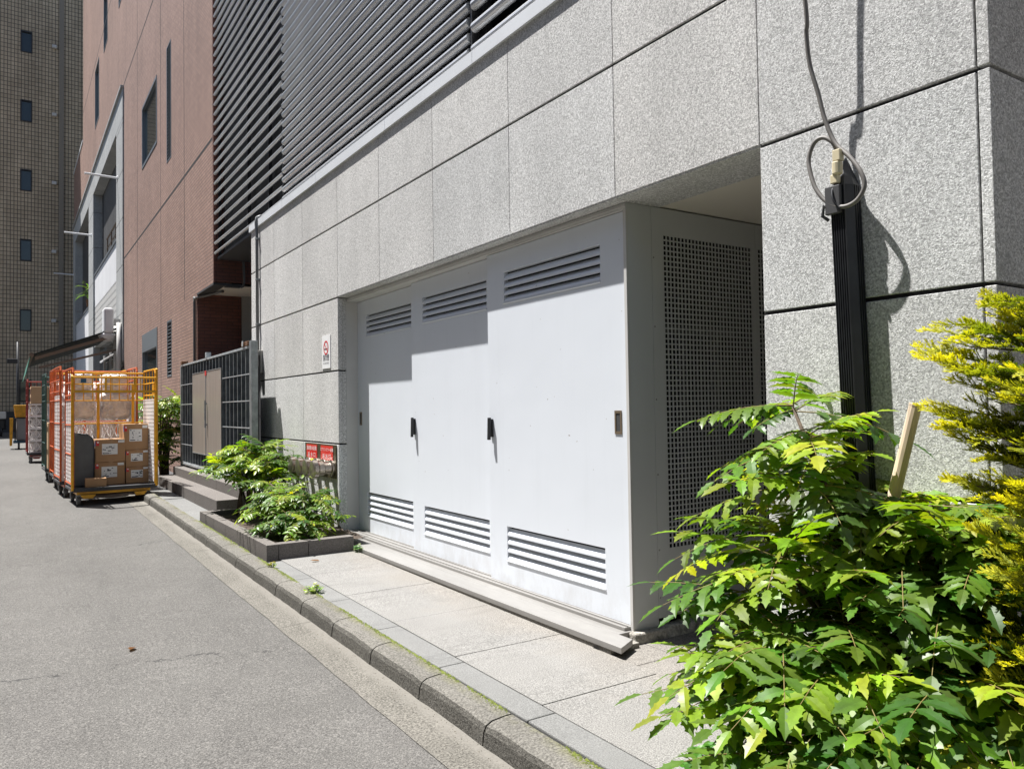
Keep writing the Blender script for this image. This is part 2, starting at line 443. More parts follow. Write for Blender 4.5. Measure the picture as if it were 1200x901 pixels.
# grit gathered in the gutter
mb = MB(); rnd = random.Random(12)
for _ in range(900):
    y = 1.2+10*rnd.random()**1.5; x = 1.648-abs(rnd.gauss(0, .05)); r = rnd.uniform(.0015, .0045)
    if x < 1.46: continue
    z = road_z(y)+.004+.008*(x-1.447)/.228; k = len(mb.v); t = rnd.uniform(0, 3)
    mb.v += [(x+r*cos(t), y+r*sin(t), z-.001), (x+r*cos(t+2.1), y+r*sin(t+2.1), z-.001), (x+r*cos(t+4.2), y+r*sin(t+4.2), z-.001), (x, y, z+r)]
    mb.f += [(k, k+1, k+3), (k+1, k+2, k+3), (k+2, k, k+3)]
o = obj('grit', mb, mk('grit', (.15, .13, .1), .9, layers=((60, .4, 1.6),))); o['kind'] = 'stuff'
tag(o, 'loose grit gathered in the gutter along the kerb', 'grit')
# pavement base + paving slabs
mb = MB(); mb.hexa([(1.80, -3, -.05), (6, -3, -.05), (6, 40, .1), (1.80, 40, .1)],
                   [(1.80, -3, pav_z(-3)-.035), (6, -3, pav_z(-3)-.035), (6, 40, pav_z(40)-.035), (1.80, 40, pav_z(40)-.035)])
struct('pavement_bed', mb, MT['dark_grey'])
mb = MB(); me_ = MB(); ms_ = MB()
def slab(m, x0, x1, y0, y1, dz=0, g=.0025):
    x0 += g; x1 -= g; y0 += g; y1 -= g
    lo = lambda x, y: (x, y, pav_z(y)-.04); hi = lambda x, y: (x, y, pav_z(y)+dz)
    m.hexa([lo(x0, y0), lo(x1, y0), lo(x1, y1), lo(x0, y1)], [hi(x0, y0), hi(x1, y0), hi(x1, y1), hi(x0, y1)])
J = [-2.72, -1.93, -1.14, -.35, .44, 1.22, 2.005, 2.79, 3.575, 4.36, 5.145, 5.93, 6.715]
for a, b in zip(J[:-1], J[1:]):
    slab(mb, 1.95, 2.63, a, b, rnd.uniform(-.001, .001))
for a, b in zip(J[:-1], J[1:]):
    slab(me_, 1.803, 1.95, a-.1, b-.1, .0005)
y = 3.26
while y > -.3:
    for q in range(4): slab(ms_, 2.63+.3*q, 2.93+.3*q, y-.3, y, -.014)
    y -= .3
y = 3.3
while y < 7.5:
    slab(ms_, 2.63, 2.82, y, y+.3, -.01); y += .3
y = 9.47   # narrow run of pavement in front of the steps
while y < 20:
    slab(me_, 1.803, 2.13, y, y+.79); y += .79
struct('pavement', mb, MT['tile'], bevel=.002)
struct('pavement_edging', me_, MT['tile_edge'], bevel=.006)
struct('side_paving', ms_, MT['tile'], bevel=.002)
mb = MB()
n = 16
for j in range(n+1):
    for i in range(n+1):
        x = 2.16+.65*i/n; yy = -1.5+3.45*j/n
        ed = min(i, n-i, j, n-j)
        mb.v.append((x+(rnd.uniform(-.02, .02) if ed else 0), yy, pav_z(yy)+.004+(.03+rnd.uniform(0, .03) if ed > 1 else .01)))
for j in range(n):
    for i in range(n): a = j*(n+1)+i; mb.f.append((a, a+1, a+n+2, a+n+1))
struct('planting_soil', mb, MT['soil'], smooth=True)

# ------------------------------------------------------------------ granite building
FX = 2.813
zA, zB, zC, zD, zE, zTop = 3.3475, 2.5975, 1.8475, 1.0975, .3475, 3.93
gb = thing('granite_building', 'pale grey granite clad building with metal louvres above the sliding doors', 'building', (FX, 6, 0))
pan = MB(); trnd = random.Random(77)
def pbox(*a):
    pan.box(*a); t_ = trnd.uniform(.93, 1.06); w_ = trnd.uniform(-.012, .012); pan.c += [(t_*(1+w_), t_, t_*(1-w_))]*8
def panel(y0, y1, z0, z1, gy=.0025, gz=.0085, x0=FX, x1=FX+.045):
    pbox(x0, x1, y0+gy, y1-gy, z0+gz, z1-gz)
YJ = [1.331, 2.255, 3.239, 4.314, 5.43, 6.497, 7.563, 8.695, 9.824, 10.92]
rows = [(zA, zTop+.02), (zB, zA)]
for z0, z1 in rows:
    for a, b in zip(YJ[:-1], YJ[1:]): panel(a, b, z0, z1)
lows = [(.06, zE), (zE, zD), (zD, zC), (zC, zB)]
for z0, z1 in lows:
    panel(1.331, 2.255, z0, z1)
    for a, b in zip(YJ[6:-1], YJ[7:]): panel(a, b, z0, z1)
# corner return, facing down the street towards us
for z0, z1 in lows+rows+[(zTop+.02, 4.7), (4.7, 5.45)]:
    pbox(FX, FX+.9, 1.286, 1.326, z0+.007, z1-.007)
    pbox(FX+.905, FX+1.9, 1.288, 1.326, z0+.007, z1-.007); pbox(FX+1.905, 6, 1.288, 1.326, z0+.007, z1-.007)
# reveal of the recess at its far side, and the soffit of the beam
for z0, z1 in lows: pbox(FX+.047, FX+.087, 7.57, 7.6, z0+.007, z1-.007)
for a, b in zip(YJ[1:6], YJ[2:7]): pbox(FX+.003, 3.165, a+.0025, b-.0025, zB-.001, zB+.03)
cl = obj('stone_cladding', pan, MT['granite'], gb, bevel=.0025)
core = MB()
core.box(FX+.03, 3.3, 1.327, 2.25, 0, zB+.01); core.box(FX+.03, 3.3, 7.605, 10.9, 0, zB+.01)
core.box(FX+.03, 3.3, 1.327, 10.9, zB+.031, 3.92)
core.box(FX+.012, FX+.03, 1.327, 2.252, .05, zB); core.box(FX+.012, FX+.03, 7.575, 10.915, .05, zB)
core.box(FX+.012, FX+.03, 1.327, 10.915, zB+.032, 3.92)
core.box(3.31, 6, 1.33, 1.4, 0, 5.4)
obj('joint_backing', core, MT['groove'], gb)
# body behind the louvres, dark; end wall towards the passage
w = MB(); w.box(3.55, 7, 1.4, 10.85, 3.9, 14); w.box(3.3, 7, 7.7, 10.9, 0, 3.9); w.box(3.31, 7, 1.41, 1.6, 0, 14)
obj('rear_wall', w, MT['dark_grey'], gb)
for y in (1.9, 3.1, 4.2, 6.2, 8.2):
    w = MB(); w.box(3.53, 3.549, y, y+.9, 4.4, 6.2); obj('window', w, MT['blueglass'], gb)
w = MB(); w.box(3.166, 5.5, 2.0, 7.6, zB+.006, zB+.03); obj('ceiling', w, MT['ceiling'], gb)
w = MB(); w.box(4.6, 4.63, 2.26, 3.2, 0, zB); w.box(3.31, 4.6, 2.2, 2.25, 0, zB)
obj('recess_wall', w, MT['grey_panel'], gb)
# coping
w = MB()
cy = [1.27, 2.4, 3.55, 4.75, 6.3, 8.15, 9.4, 10.25, 10.96]
for a, b in zip(cy[:-1], cy[1:]):
    w.prism([(FX-.022, zTop), (FX-.018, zTop), (FX-.018, zTop+.006), (3.4, zTop+.006), (3.4, zTop+.115), (FX-.022, zTop+.095)], 'y', a+.002, b-.002)
recalc(obj('coping', w, MT['coping'], gb, bevel=.003))
# louvre screens: oval aluminium blades
def louvre(y0, y1, z0, z1, pitch, hh, xx=2.87, cut=False):
    m = MB(); z = z0
    n = 12
    while z < z1:
        xx = 2.87; pr = [(xx+min(.036, hh)*cos(2*pi*i/n), z+hh*sin(2*pi*i/n)) for i in range(n)]
        m.prism(pr, 'y', y0, y1); z += pitch
    return m
for nm, y0, y1, p, hh in (('louvre_screen', 9.6, 13.42, .167, .023), ('louvre_screen', 4.9, 9.54, .1175, .036), ('louvre_screen', 1.3, 4.84, .167, .04)):
    m = louvre(y0, y1, 4.085, 9.2 if y1 > 5 else 6.6, p, hh)
    recalc(obj(nm, m, MT['alu'], gb, smooth=False))
m = MB()
for y, y2 in ((9.56, 9.58), (4.86, 4.88)): m.box(2.86, 2.92, y, y2, 4.06, 9.3)
for y in (13.38, 11.5, 10.4, 8.5, 7.3, 6.1, 3.6, 2.4): m.box(2.915, 2.965, y, y+.04, 4.0, 9.3)
obj('louvre_bracket', m, MT['black_metal'], gb)
m = MB(); m.box(3.0, 3.04, 4.87, 13.4, 4.06, 14)  # black sheet standing in for the shade between the blades
obj('screen_dark_sheet', m, MT['dark'], gb)
o = MB(); o.box(2.9, 3.45, 10.92, 13.4, 3.98, 4.02); obj('screen_base', o, MT['dark_grey'], gb)

# ------------------------------------------------------------------ metal storage enclosure with three sliding doors
en = thing('storage_enclosure', 'pale grey metal enclosure with three sliding doors and perforated side', 'enclosure', (2.95, 5.4, .2))
DB, DT = .218, 2.553
def door(y0, y1, x, vy0, vy1, label):
    d = MB(); t = .04
    us = [y0, vy0, vy1, y1]; vs = [DB, .375, .615, 2.18, 2.402, DT]
    d.plate(us, vs, lambda i, j: not (i == 1 and j in (1, 3)), lambda u, v, w: (x+w, u, v), t)
    o = recalc(obj('door', d, MT['white_door'], en, bevel=.0015)); o['label'] = label
    for z0, z1 in ((.375, .615), (2.18, 2.402)):
        v = MB(); n = 4; p = (z1-z0-.012)/n
        for k in range(n):
            zz = z0+.004+p*k
            v.prism([(x+.0015, zz), (x+.006, zz), (x+.03, zz+.044), (x+.028, zz+.048), (x+.008, zz+.026), (x+.0015, zz+.012)], 'y', vy0+.001, vy1-.001)
        v.prism([(x-.006, z0-.002), (x-.001, z0-.006), (x-.001, z0+.004), (x-.006, z0+.003)], 'y', vy0-.004, vy1+.004)
        recalc(obj('vent', v, MT['white_door'], o))
        b = MB(); b.box(x+.036, x+.039, vy0+.001, vy1-.001, z0+.001, z1-.001)  # black sheet in place of the shade behind the slats
        obj('vent_shade_sheet', b, MT['dark'], o)
    return o
d1 = door(6.13, 7.578, 3.03, 6.30, 7.35, 'white sliding door at the far end, set deepest in the recess')
d2 = door(4.75, 6.186, 2.977, 4.90, 5.965, 'white sliding door in the middle of the three')
d3 = door(3.288, 4.80, 2.924, 3.515, 4.575, 'white sliding door nearest the street corner, standing furthest out')
def pull_recess(dr, x, y0, y1, z0, z1):
    m = MB(); e = .012
    m.plate([y0, y0+e, y1-e, y1], [z0, z0+e*1.3, z1-e*1.3, z1], lambda i, j: not (i == 1 and j == 1), lambda u, v, w: (x-.004+w, u, v), .0036)
    o = recalc(obj('handle', m, mk('bronze_pull', (.26, .2, .14), .4, .6), dr))
    c = MB(); c.box(x-.0012, x-.0004, y0+e, y1-e, z0+e, z1-e); obj('handle_recess', c, MT['dark_grey'], dr)
def lever(dr, x, y, z0, z1):
    m = MB()
    m.box(x-.012, x-.0005, y-.017, y+.017, z0+.02, z1-.01)
    m.box(x-.034, x-.012, y-.011, y+.011, z1-.05, z1-.02)
    m.hexa([(x-.04, y-.014, z0), (x-.022, y-.014, z0), (x-.022, y+.012, z0), (x-.04, y+.012, z0)],
           [(x-.036, y-.012, z1), (x-.016, y-.012, z1), (x-.016, y+.01, z1), (x-.036, y+.01, z1)])
    obj('handle', m, MT['black_plastic'], dr, bevel=.003)
pull_recess(d3, 2.924, 3.345, 3.405, 1.285, 1.42); pull_recess(d1, 3.03, 7.475, 7.535, 1.285, 1.42)
lever(d3, 2.924, 4.755, 1.215, 1.375); lever(d2, 2.977, 6.135, 1.2, 1.37)
# frame: head, corner post, far jamb, sill track
m = MB()
m.box(2.908, 3.09, 3.264, 7.57, DT+.004, zB-.004); m.box(2.901, 2.9075, 3.262, 7.57, DT+.018, DT+.023)
m.box(2.906, 2.922, 3.262, 3.286, .185, DT+.002)
m.box(2.903, 3.06, 7.579, 7.603, .17, zB-.003)
obj('frame', m, MT['frame_grey'], en, bevel=.002)
m = MB(); m.box(2.908, 3.1, 3.263, 3.267, .187, zB-.004); m.box(2.93, 3.1, 3.268, 3.284, .19, DT)
o = obj('corner_panel', m, MT['grey_panel'], en)
m = MB(); m.box(2.862, 3.075, 3.285, 7.56, .199, .217)
for x in (2.885, 2.945, 3.0): m.box(x, x+.006, 3.285, 7.56, .2171, .2255)
obj('sill_track', m, MT['stainless'], en, bevel=.002)
# perforated side screens
PY = 3.262
def perf(x0, x1, hx0, hx1, z0, z1, hz0, hz1, nx, nz):
    m = MB(); us = [x0]; vs = [z0]
    px = (hx1-hx0)/nx; pz = (hz1-hz0)/nz
    for i in range(nx): us += [hx0+px*i+.0037, hx0+px*(i+1)-.0037]
    us.append(x1)
    for j in range(nz): vs += [hz0+pz*j+.0037, hz0+pz*(j+1)-.0037]
    vs.append(z1)
    m.plate(us, vs, lambda i, j: not (i % 2 == 1 and j % 2 == 1), lambda u, v, w: (u, PY+w, v), .006)
    o = recalc(obj('perforated_panel', m, MT['grey_panel'], en)); return o
pp = perf(3.102, 4.0, 3.192, 3.96, .235, zB-.003, .62, 2.44, 26, 60)
perf(4.002, 4.59, 4.025, 4.57, .235, zB-.003, .62, 2.44, 18, 60)
for z in (.35, .62, 1.05, 1.48, 1.9, 2.3):
    m = MB(); m.lathe((3.115, 3.2615, z), (0, -1, 0), [(0, .006), (.002, .004)], 8); recalc(obj('screw', m, MT['stainless'], pp))
m = MB(); m.box(3.12, 4.64, 3.9, 3.93, .2, 2.6); m.box(4.605, 4.64, 3.2, 3.9, .0, 2.6); m.box(3.12, 4.6, 3.3, 3.9, 2.575, 2.59); m.box(3.12, 4.59, 3.3, 3.9, .19, .2); m.box(3.1, 3.13, 3.31, 3.9, .2, 2.58)  # black lining, paints the inside as unlit
obj('inner_shade_lining', m, MT['dark'], en)
m = MB(); m.box(3.3, 3.33, 3.55, 3.6, .2, 1.95); m.box(3.62, 3.65, 3.55, 3.6, .2, 1.95); m.box(3.94, 3.97, 3.55, 3.6, .2, 1.95); m.box(3.25, 4.1, 3.54, 3.55, 1.9, 1.95)
obj('inner_rack', m, MT['galv_shaded0'], en)
# step in front of the doors
m = MB()
m.hexa([(2.65, 3.07, .166), (2.80, 3.15, .166), (2.80, 7.2, .166), (2.65, 7.2, .166)], [(2.65, 3.07, .198), (2.80, 3.15, .198), (2.80, 7.2, .198), (2.65, 7.2, .198)])
m.box(2.8005, 2.9, 3.262, 7.55, .172, .198)
obj('step', m, MT['stainless'], en, bevel=.002)
m = MB(); m.box(2.657, 2.86, 3.165, 7.5, .1, .1655); obj('step_support', m, MT['conc'], en)
# rough stone footing under the side
fm = MB(); x = 2.81
for k, wd in enumerate((.06, .24, .26, .22, .3, .3)):
    a = [rnd.uniform(-.012, .012) for _ in range(8)]
    fm.hexa([(x+.003, 3.19+a[0], .05), (x+wd-.003, 3.19+a[1], .05), (x+wd-.003, 3.6, .05), (x+.003, 3.6, .05)],
            [(x+.003, 3.21+a[2], .16+.035*min(k, 1)+a[3]*.3), (x+wd-.003, 3.21+a[4], .16+.035*min(k, 1)+a[5]*.3), (x+wd-.003, 3.6, .185), (x+.003, 3.6, .185)])
    x += wd
obj('stone_footing', fm, granite('footing_stone', (.36, .34, .30), 30, .3, .01, .15), en, bevel=.01)

# ------------------------------------------------------------------ no smoking notice on the wall
sg = thing('wall_notice', 'small white notice with red prohibition ring on the granite wall', 'sign', (2.81, 7.9, 1.9))
X0 = FX-.0005
m = MB(); m.box(X0-.006, X0, 7.78, 8.03, 1.885, 2.235); obj('plate', m, MT['white'], sg)
m = MB(); n = 28; cyy, czz = 7.905, 2.105; ro, ri = .075, .058
for i in range(n):
    t0, t1 = 2*pi*i/n, 2*pi*(i+1)/n
    m.add([(X0-.0075, cyy+r*cos(t), czz+r*sin(t)) for r, t in ((ri, t0), (ro, t0), (ro, t1), (ri, t1))], [(0, 1, 2, 3)])
for s_ in (1,):
    a = R(45); dx, dz = cos(a), sin(a); w_ = .007; L_ = .062
    m.add([(X0-.0076, cyy+L_*sx*dx-w_*sy*dz, czz+L_*sx*dz+w_*sy*dx) for sx, sy in ((-1, -1), (1, -1), (1, 1), (-1, 1))], [(0, 1, 2, 3)])
obj('prohibition_ring', m, MT['red'], sg)
m = MB(); m.box(X0-.0072, X0-.0065, 7.885, 7.955, 2.085, 2.097); m.box(X0-.0072, X0-.0065, 7.862, 7.88, 2.085, 2.097)
for k, q in enumerate((2.10, 2.115, 2.13)): m.box(X0-.0072, X0-.0065, 7.865+.003*k, 7.873+.003*k, q, q+.012)
obj('pictogram', m, MT['ink'], sg)
PW = lambda y, z, x=X0-.0075: (lambda u, v: (x, y-u, z+v))
tm = text_mb('禁煙', .075, PW(7.905, 1.995), 1.3); obj('lettering', tm, MT['ink'], sg)
tm = text_mb('NO SMOKING', .026, PW(7.905, 1.94), 1.1); obj('lettering', tm, MT['ink'], sg)

# ------------------------------------------------------------------ fire hose inlet
fh = thing('fire_hose_inlet', 'fire hose inlet with four metal caps below two red signs', 'hydrant', (2.75, 8.1, .7))
m = MB(); m.box(FX-.012, FX-.0005, 7.62, 8.6, .74, 1.087); obj('back_plate', m, MT['brass'], fh, bevel=.002)
for y0, y1, z0, z1, l1 in ((8.19, 8.54, .92, 1.07, '連結散水設備'), (7.70, 8.07, .92, 1.07, 'スプリンクラー設備')):
    m = MB(); m.box(FX-.016, FX-.0125, y0, y1, z0, z1); s_ = obj('sign', m, MT['red'], fh)
    yc = (y0+y1)/2
    obj('lettering', text_mb(l1, .052 if len(l1) < 8 else .042, PW(yc, 1.028, FX-.0175), 1.05), MT['white'], s_)
    obj('lettering', text_mb('送 水 口', .055, PW(yc, .957, FX-.0175), 1.35), MT['white'], s_)
m = MB(); m.box(FX-.017, FX-.0125, 8.25, 8.47, .865, .915); obj('tag', m, MT['yellow_tag'], fh)
for k, y in enumerate((8.46, 8.21, 7.97, 7.73)):
    m = MB()
    zz = .845-.0*k
    m.lathe((FX-.012, y, zz), (-1, 0, 0), [(0, .085), (.02, .085), (.028, .06), (.09, .055), (.1, .07), (.15, .07), (.155, .078)], 24)
    v = recalc(obj('inlet_valve', m, MT['nickel'], fh, smooth=False))
    c = MB(); c.lathe((FX-.168, y, zz), (-1, 0, 0), [(0, .082), (.012, .09), (.05, .09), (.058, .082), (.064, .05), (.066, .0)], 24)
    for q in range(8):
        t = 2*pi*q/8; c.box(FX-.222, FX-.18, y+.088*cos(t)-.008, y+.088*cos(t)+.008, zz+.088*sin(t)-.008, zz+.088*sin(t)+.008)
    recalc(obj('cap', c, MT['nickel'], v))
    c = MB(); c.tube([(FX-.2, y, zz-.09), (FX-.19, y+.02, zz-.16), (FX-.1, y+.01, zz-.18), (FX-.06, y, zz-.08)], .003, 6); obj('chain', c, MT['nickel'], v)

# ------------------------------------------------------------------ wall pipe at the far end of the granite wall
wp = thing('wall_conduit', 'thin grey conduit running down the far edge of the granite wall', 'pipe', (2.78, 10.5, 1.8))
m = MB(); m.tube([(2.95, 10.52, 4.07), (2.83, 10.52, 4.075), (2.785, 10.52, 4.05), (2.775, 10.52, 3.98), (2.783, 10.51, 3.8), (2.783, 10.5, 1.9)], .02, 10)
obj('pipe', m, mk('conduit_grey', (.16, .165, .17), .5, .3), wp, smooth=True)
for z in (3.75, 3.2, 2.6):
    m = MB(); m.box(2.765, 2.8125, 10.47, 10.54, z, z+.02); obj('clip', m, MT['galv'], wp)
m = MB(); m.box(2.74, 2.8125, 10.36, 10.48, 1.95, 2.25); obj('junction_box', m, mk('box_beige', (.35, .34, .31), .5), wp, bevel=.006)

# ------------------------------------------------------------------ cable cover and cable on the right pillar
cc = thing('cable_cover', 'black ribbed cable guard standing against the right granite pillar', 'cable guard', (2.76, 1.78, .15))
m = MB(); bx, tx = 2.785, 2.785; zt, zb_ = 2.30, .14; hw, dp = .047, .078; CG0, CG1 = 1.765, 1.822
def ring(cyc, z, s=1):
    pr = [(FX-.003, cyc+hw*s), (FX-.003-dp*.55, cyc+hw*s), (FX-.003-dp, cyc+hw*.62*s), (FX-.003-dp, cyc-hw*.62*s), (FX-.003-dp*.55, cyc-hw*s), (FX-.003, cyc-hw*s)]
    return [(x, y, z) for x, y in pr]
rings = [ring(CG0, zb_), ring(CG1, zt)]
vs = rings[0]+rings[1]+[]
m.add(rings[0]+rings[1], [tuple(range(6)), tuple(range(6, 12))[::-1]]+[(i, (i+1) % 6, 6+(i+1) % 6, 6+i) for i in range(6)])
# pointed hood
tp = ring(CG1, zt+.001)
m.add(tp+[(FX-.008, 1.828, zt+.13), (FX-.03, 1.828, zt+.11)], [(0, 1, 6), (1, 2, 7, 6), (2, 3, 7), (3, 4, 7), (4, 5, 6, 7), (5, 0, 6)])
recalc(obj('guard', m, MT['black_plastic'], cc))
m = MB()
for k in range(7):
    q = -.62+1.24*k/6
    m.add([(FX-.003-dp-.0045*s_, CG0+hw*q+e, zb_) for s_, e in ((0, -.003), (1, -.0015), (1, .0015), (0, .003))]+[(FX-.003-dp-.0045*s_, CG1+hw*q+e, zt) for s_, e in ((0, -.003), (1, -.0015), (1, .0015), (0, .003))],
          [(0, 1, 5, 4), (1, 2, 6, 5), (2, 3, 7, 6)])
for sgn in (1, -1):
    for k in range(3):
        x = FX-.008-dp*.5*k/3
        m.box(x-.006, x, 0, .003, 0, 1, Matrix(((1, 0, 0, 0), (0, 1, CG1-CG0, CG0+(hw if sgn > 0 else -hw-.003)), (0, 0, zt-zb_, zb_), (0, 0, 0, 1))))
obj('rib', m, MT['black_plastic'], cc)
m = MB(); m.box(FX-.012-dp-.012, FX-.004-dp, 1.80, 1.865, 2.19, 2.30); obj('bracket', m, MT['dark_grey'], cc, bevel=.003)
m = MB(); m.tube([(FX-.09, 1.85, 2.21), (FX-.1, 1.87, 2.23), (FX-.1, 1.878, 2.19), (FX-.085, 1.86, 2.17)], .007, 8); obj('hook', m, MT['dark_grey'], cc)
cb = thing('overhead_cable', 'grey cable dropping from above and coiled once at the pillar', 'cable', (2.72, 1.85, 2.2))
def spline(pts, n=10):
    P = [Vector(p) for p in pts]; out = []
    for i in range(len(P)-1):
        a, b, c, d = P[max(i-1, 0)], P[i], P[i+1], P[min(i+2, len(P)-1)]
        for k in range(n):
            t = k/n; out.append(.5*((2*b)+(c-a)*t+(2*a-5*b+4*c-d)*t*t+(3*b-a-3*c+d)*t**3))
    return out+[P[-1]]
cpts = [(2.40, 2.1, 6.2), (2.64, 1.96, 3.9), (2.69, 1.915, 3.078), (2.70, 1.92, 2.941), (2.705, 1.912, 2.816), (2.71, 1.88, 2.683), (2.71, 1.853, 2.57), (2.71, 1.811, 2.465),
        (2.705, 1.747, 2.39), (2.70, 1.703, 2.325), (2.70, 1.687, 2.263), (2.695, 1.717, 2.214), (2.69, 1.771, 2.201), (2.69, 1.836, 2.232), (2.69, 1.888, 2.299), (2.695, 1.917, 2.382), (2.70, 1.923, 2.436), (2.705, 1.902, 2.489), (2.71, 1.863, 2.501), (2.715, 1.825, 2.471), (2.725, 1.812, 2.43)]
cpts = [(x*k_, y*k_, 1.45+(z-1.45)*k_) for (x, y, z), k_ in zip(cpts, [1, 1.0, 1.002, 1.004, 1.006, 1.008, 1.010]+[1.011]*40)]
m = MB(); m.tube(spline(cpts), .0088, 10); obj('sheath', m, MT['cable'], cb, smooth=True)
m = MB(); m.box(2.712, 2.742, 1.795, 1.828, 2.395, 2.44); m.lathe((2.727, 1.816, 2.37), (0, 0, 1), [(-.027, .012), (-.025, .02), (.022, .02), (.025, .012)], 14); m.box(2.715, 2.742, 1.812, 1.842, 2.31, 2.345)
recalc(obj('connector', m, MT['beige_plastic'], cb, bevel=.003))
m = MB(); m.tube(spline([(2.727, 1.828, 2.31), (2.71, 1.83, 2.28), (2.70, 1.82, 2.24), (2.71, 1.80, 2.2)]), .004, 6); obj('tail_wire', m, MT['black_plastic'], cb, smooth=True)

# ------------------------------------------------------------------ bamboo stake
st = MB(); st.tube([(2.50, 1.73, .15), (2.53, 1.54, 1.0), (2.55, 1.432, 1.437)], [.022, .021, .02], 12)
st.tube([(2.5502, 1.4325, 1.434), (2.5505, 1.431, 1.441)], [.0212, .0212], 12)
tag(obj('garden_stake', st, MT['wood'], smooth=False), 'cut pale bamboo stake leaning behind the big leafy shrub', 'stake')

# ------------------------------------------------------------------ raised planter and steps
pl = thing('raised_planter', 'low dark stone planter with two leafy shrubs in it', 'planter', (2.2, 8, .17))
m = MB()
yb = [6.69, 7.05, 7.62, 8.2, 8.75, 9.46]
for a, b in zip(yb[:-1], yb[1:]): m.box(1.84, 1.94, a+.002, b-.002, .05, .302)
m.box(1.942, 2.2, 6.69, 6.79, .05, .302); m.box(2.204, 2.62, 6.69, 6.79, .05, .302)
m.box(1.942, 2.35, 9.37, 9.46, .05, .30)
obj('kerb_wall', m, MT['granite_dark'], pl, bevel=.004)
mb = MB(); nx, ny = 8, 24
for j in range(ny+1):
    for i in range(nx+1): mb.v.append((1.941+(2.81-1.941)*i/nx, 6.792+(9.368-6.792)*j/ny, .255+rnd.uniform(-.015, .02)))
for j in range(ny):
    for i in range(nx): a = j*(nx+1)+i; mb.f.append((a, a+1, a+nx+2, a+nx+1))
obj('soil', mb, MT['soil'], pl, smooth=True)
sp = thing('stone_steps', 'two dark stone steps leading up to the steel gate', 'steps', (2.4, 12, .2))
m = MB()
for a, b in ((9.9, 11.2), (11.204, 12.6), (12.604, 14.6)): m.box(2.12, 2.40, a, b, .1, .362)
for a, b in ((9.9, 11.2), (11.204, 12.6), (12.604, 14.6)): m.box(2.403, 3.4, a, b, .1, .345+.155)
obj('step', m, MT['granite_dark'], sp, bevel=.006)
m = MB(); m.box(2.45, 2.95, 9.0, 9.89, .1, .45); obj('end_block', m, MT['granite_dark'], sp, bevel=.006)

# ------------------------------------------------------------------ steel gate
gt = thing('steel_gate', 'galvanised steel grid gate with brown panels beside the granite wall', 'gate', (2.55, 12.2, .5))
GX = 2.55
m = MB(); m.box(GX-.02, GX+.06, 9.84, 9.95, .4, 2.33); obj('post', m, MT['galv'], gt, bevel=.004)
m = MB(); m.box(GX-.01, GX+.06, 14.62, 14.7, .4, 2.26); obj('post', m, MT['galv'], gt, bevel=.004)
MT['galv_shaded'] = mk('galvanised_shaded', (.10, .11, .12), .55, .4, layers=((9, .7, 1.3), (30, .9, 1.1)))  # darker copy of the steel, carries the shade on the blade sides
y = 10.18
while y < 14.6:
    m = MB(); m.box(GX, GX+.06, y, y+.008, .58, 2.245); o = obj('upright_bar', m, MT['galv_shaded'], gt)
    m = MB(); m.box(GX-.006, GX-.0005, y-.004, y+.012, .592, 2.245); obj('bar_lit_edge', m, MT['galv'], o); y += .2155  # added strip, paints the lit front edge of the bar
m = MB(); m.box(GX+.12, GX+.125, 9.96, 14.6, .58, 2.2); obj('rear_shade_sheet', m, MT['dark_grey'], gt)  # dark sheet painted in for the shade behind the bars
for z in (.575, .88, 1.225, 1.57, 1.91):
    m = MB(); m.box(GX-.010, GX-.0065, 9.96, 14.615, z, z+.014); obj('rail', m, MT['galv_lit'], gt)
for z0, z1 in ((2.247, 2.275), (.54, .568)):
    m = MB(); m.box(GX-.012, GX+.06, 9.955, 14.615, z0, z1); obj('rail', m, MT['galv_lit'], gt)
for a, b in ((11.48, 12.505), (12.525, 13.55)):
    m = MB(); m.box(GX-.022, GX-.014, a, b, .78, 2.07)
    p = obj('gate_panel', m, MT['poly'], gt, bevel=.002)
    f = MB(); e = .012
    f.plate([a-.004, a+e, b-e, b+.004], [.776, .776+e, 2.074-e, 2.074], lambda i, j: not (i == 1 and j == 1), lambda u, v, w: (GX-.026+w, u, v), .0035)
    recalc(obj('panel_frame', f, MT['galv'], p))
m = MB(); m.box(GX-.06, GX-.045, 12.42, 12.44, 1.2, 1.62); m.box(GX-.045, GX-.0225, 12.42, 12.44, 1.24, 1.26); m.box(GX-.045, GX-.0225, 12.42, 12.44, 1.56, 1.58)
obj('handle', m, MT['galv'], gt)
m = MB(); m.box(GX-.03, GX-.0225, 12.45, 12.55, 2.0, 2.075); obj('red_marker', m, MT['red'], gt)
for y in (9.99, 10.2, 14.45):
    m = MB(); m.box(GX-.03, GX+.08, y, y+.11, 2.277, 2.335); obj('roller_bracket', m, MT['rust'], gt, bevel=.006)
m = MB(); m.box(GX-.02, GX+.05, 12.48, 12.56, 2.277, 2.36); m.box(GX-.035, GX-.031, 10.2, 10.26, 2.28, 2.35); obj('latch', m, MT['galv_lit'], gt)

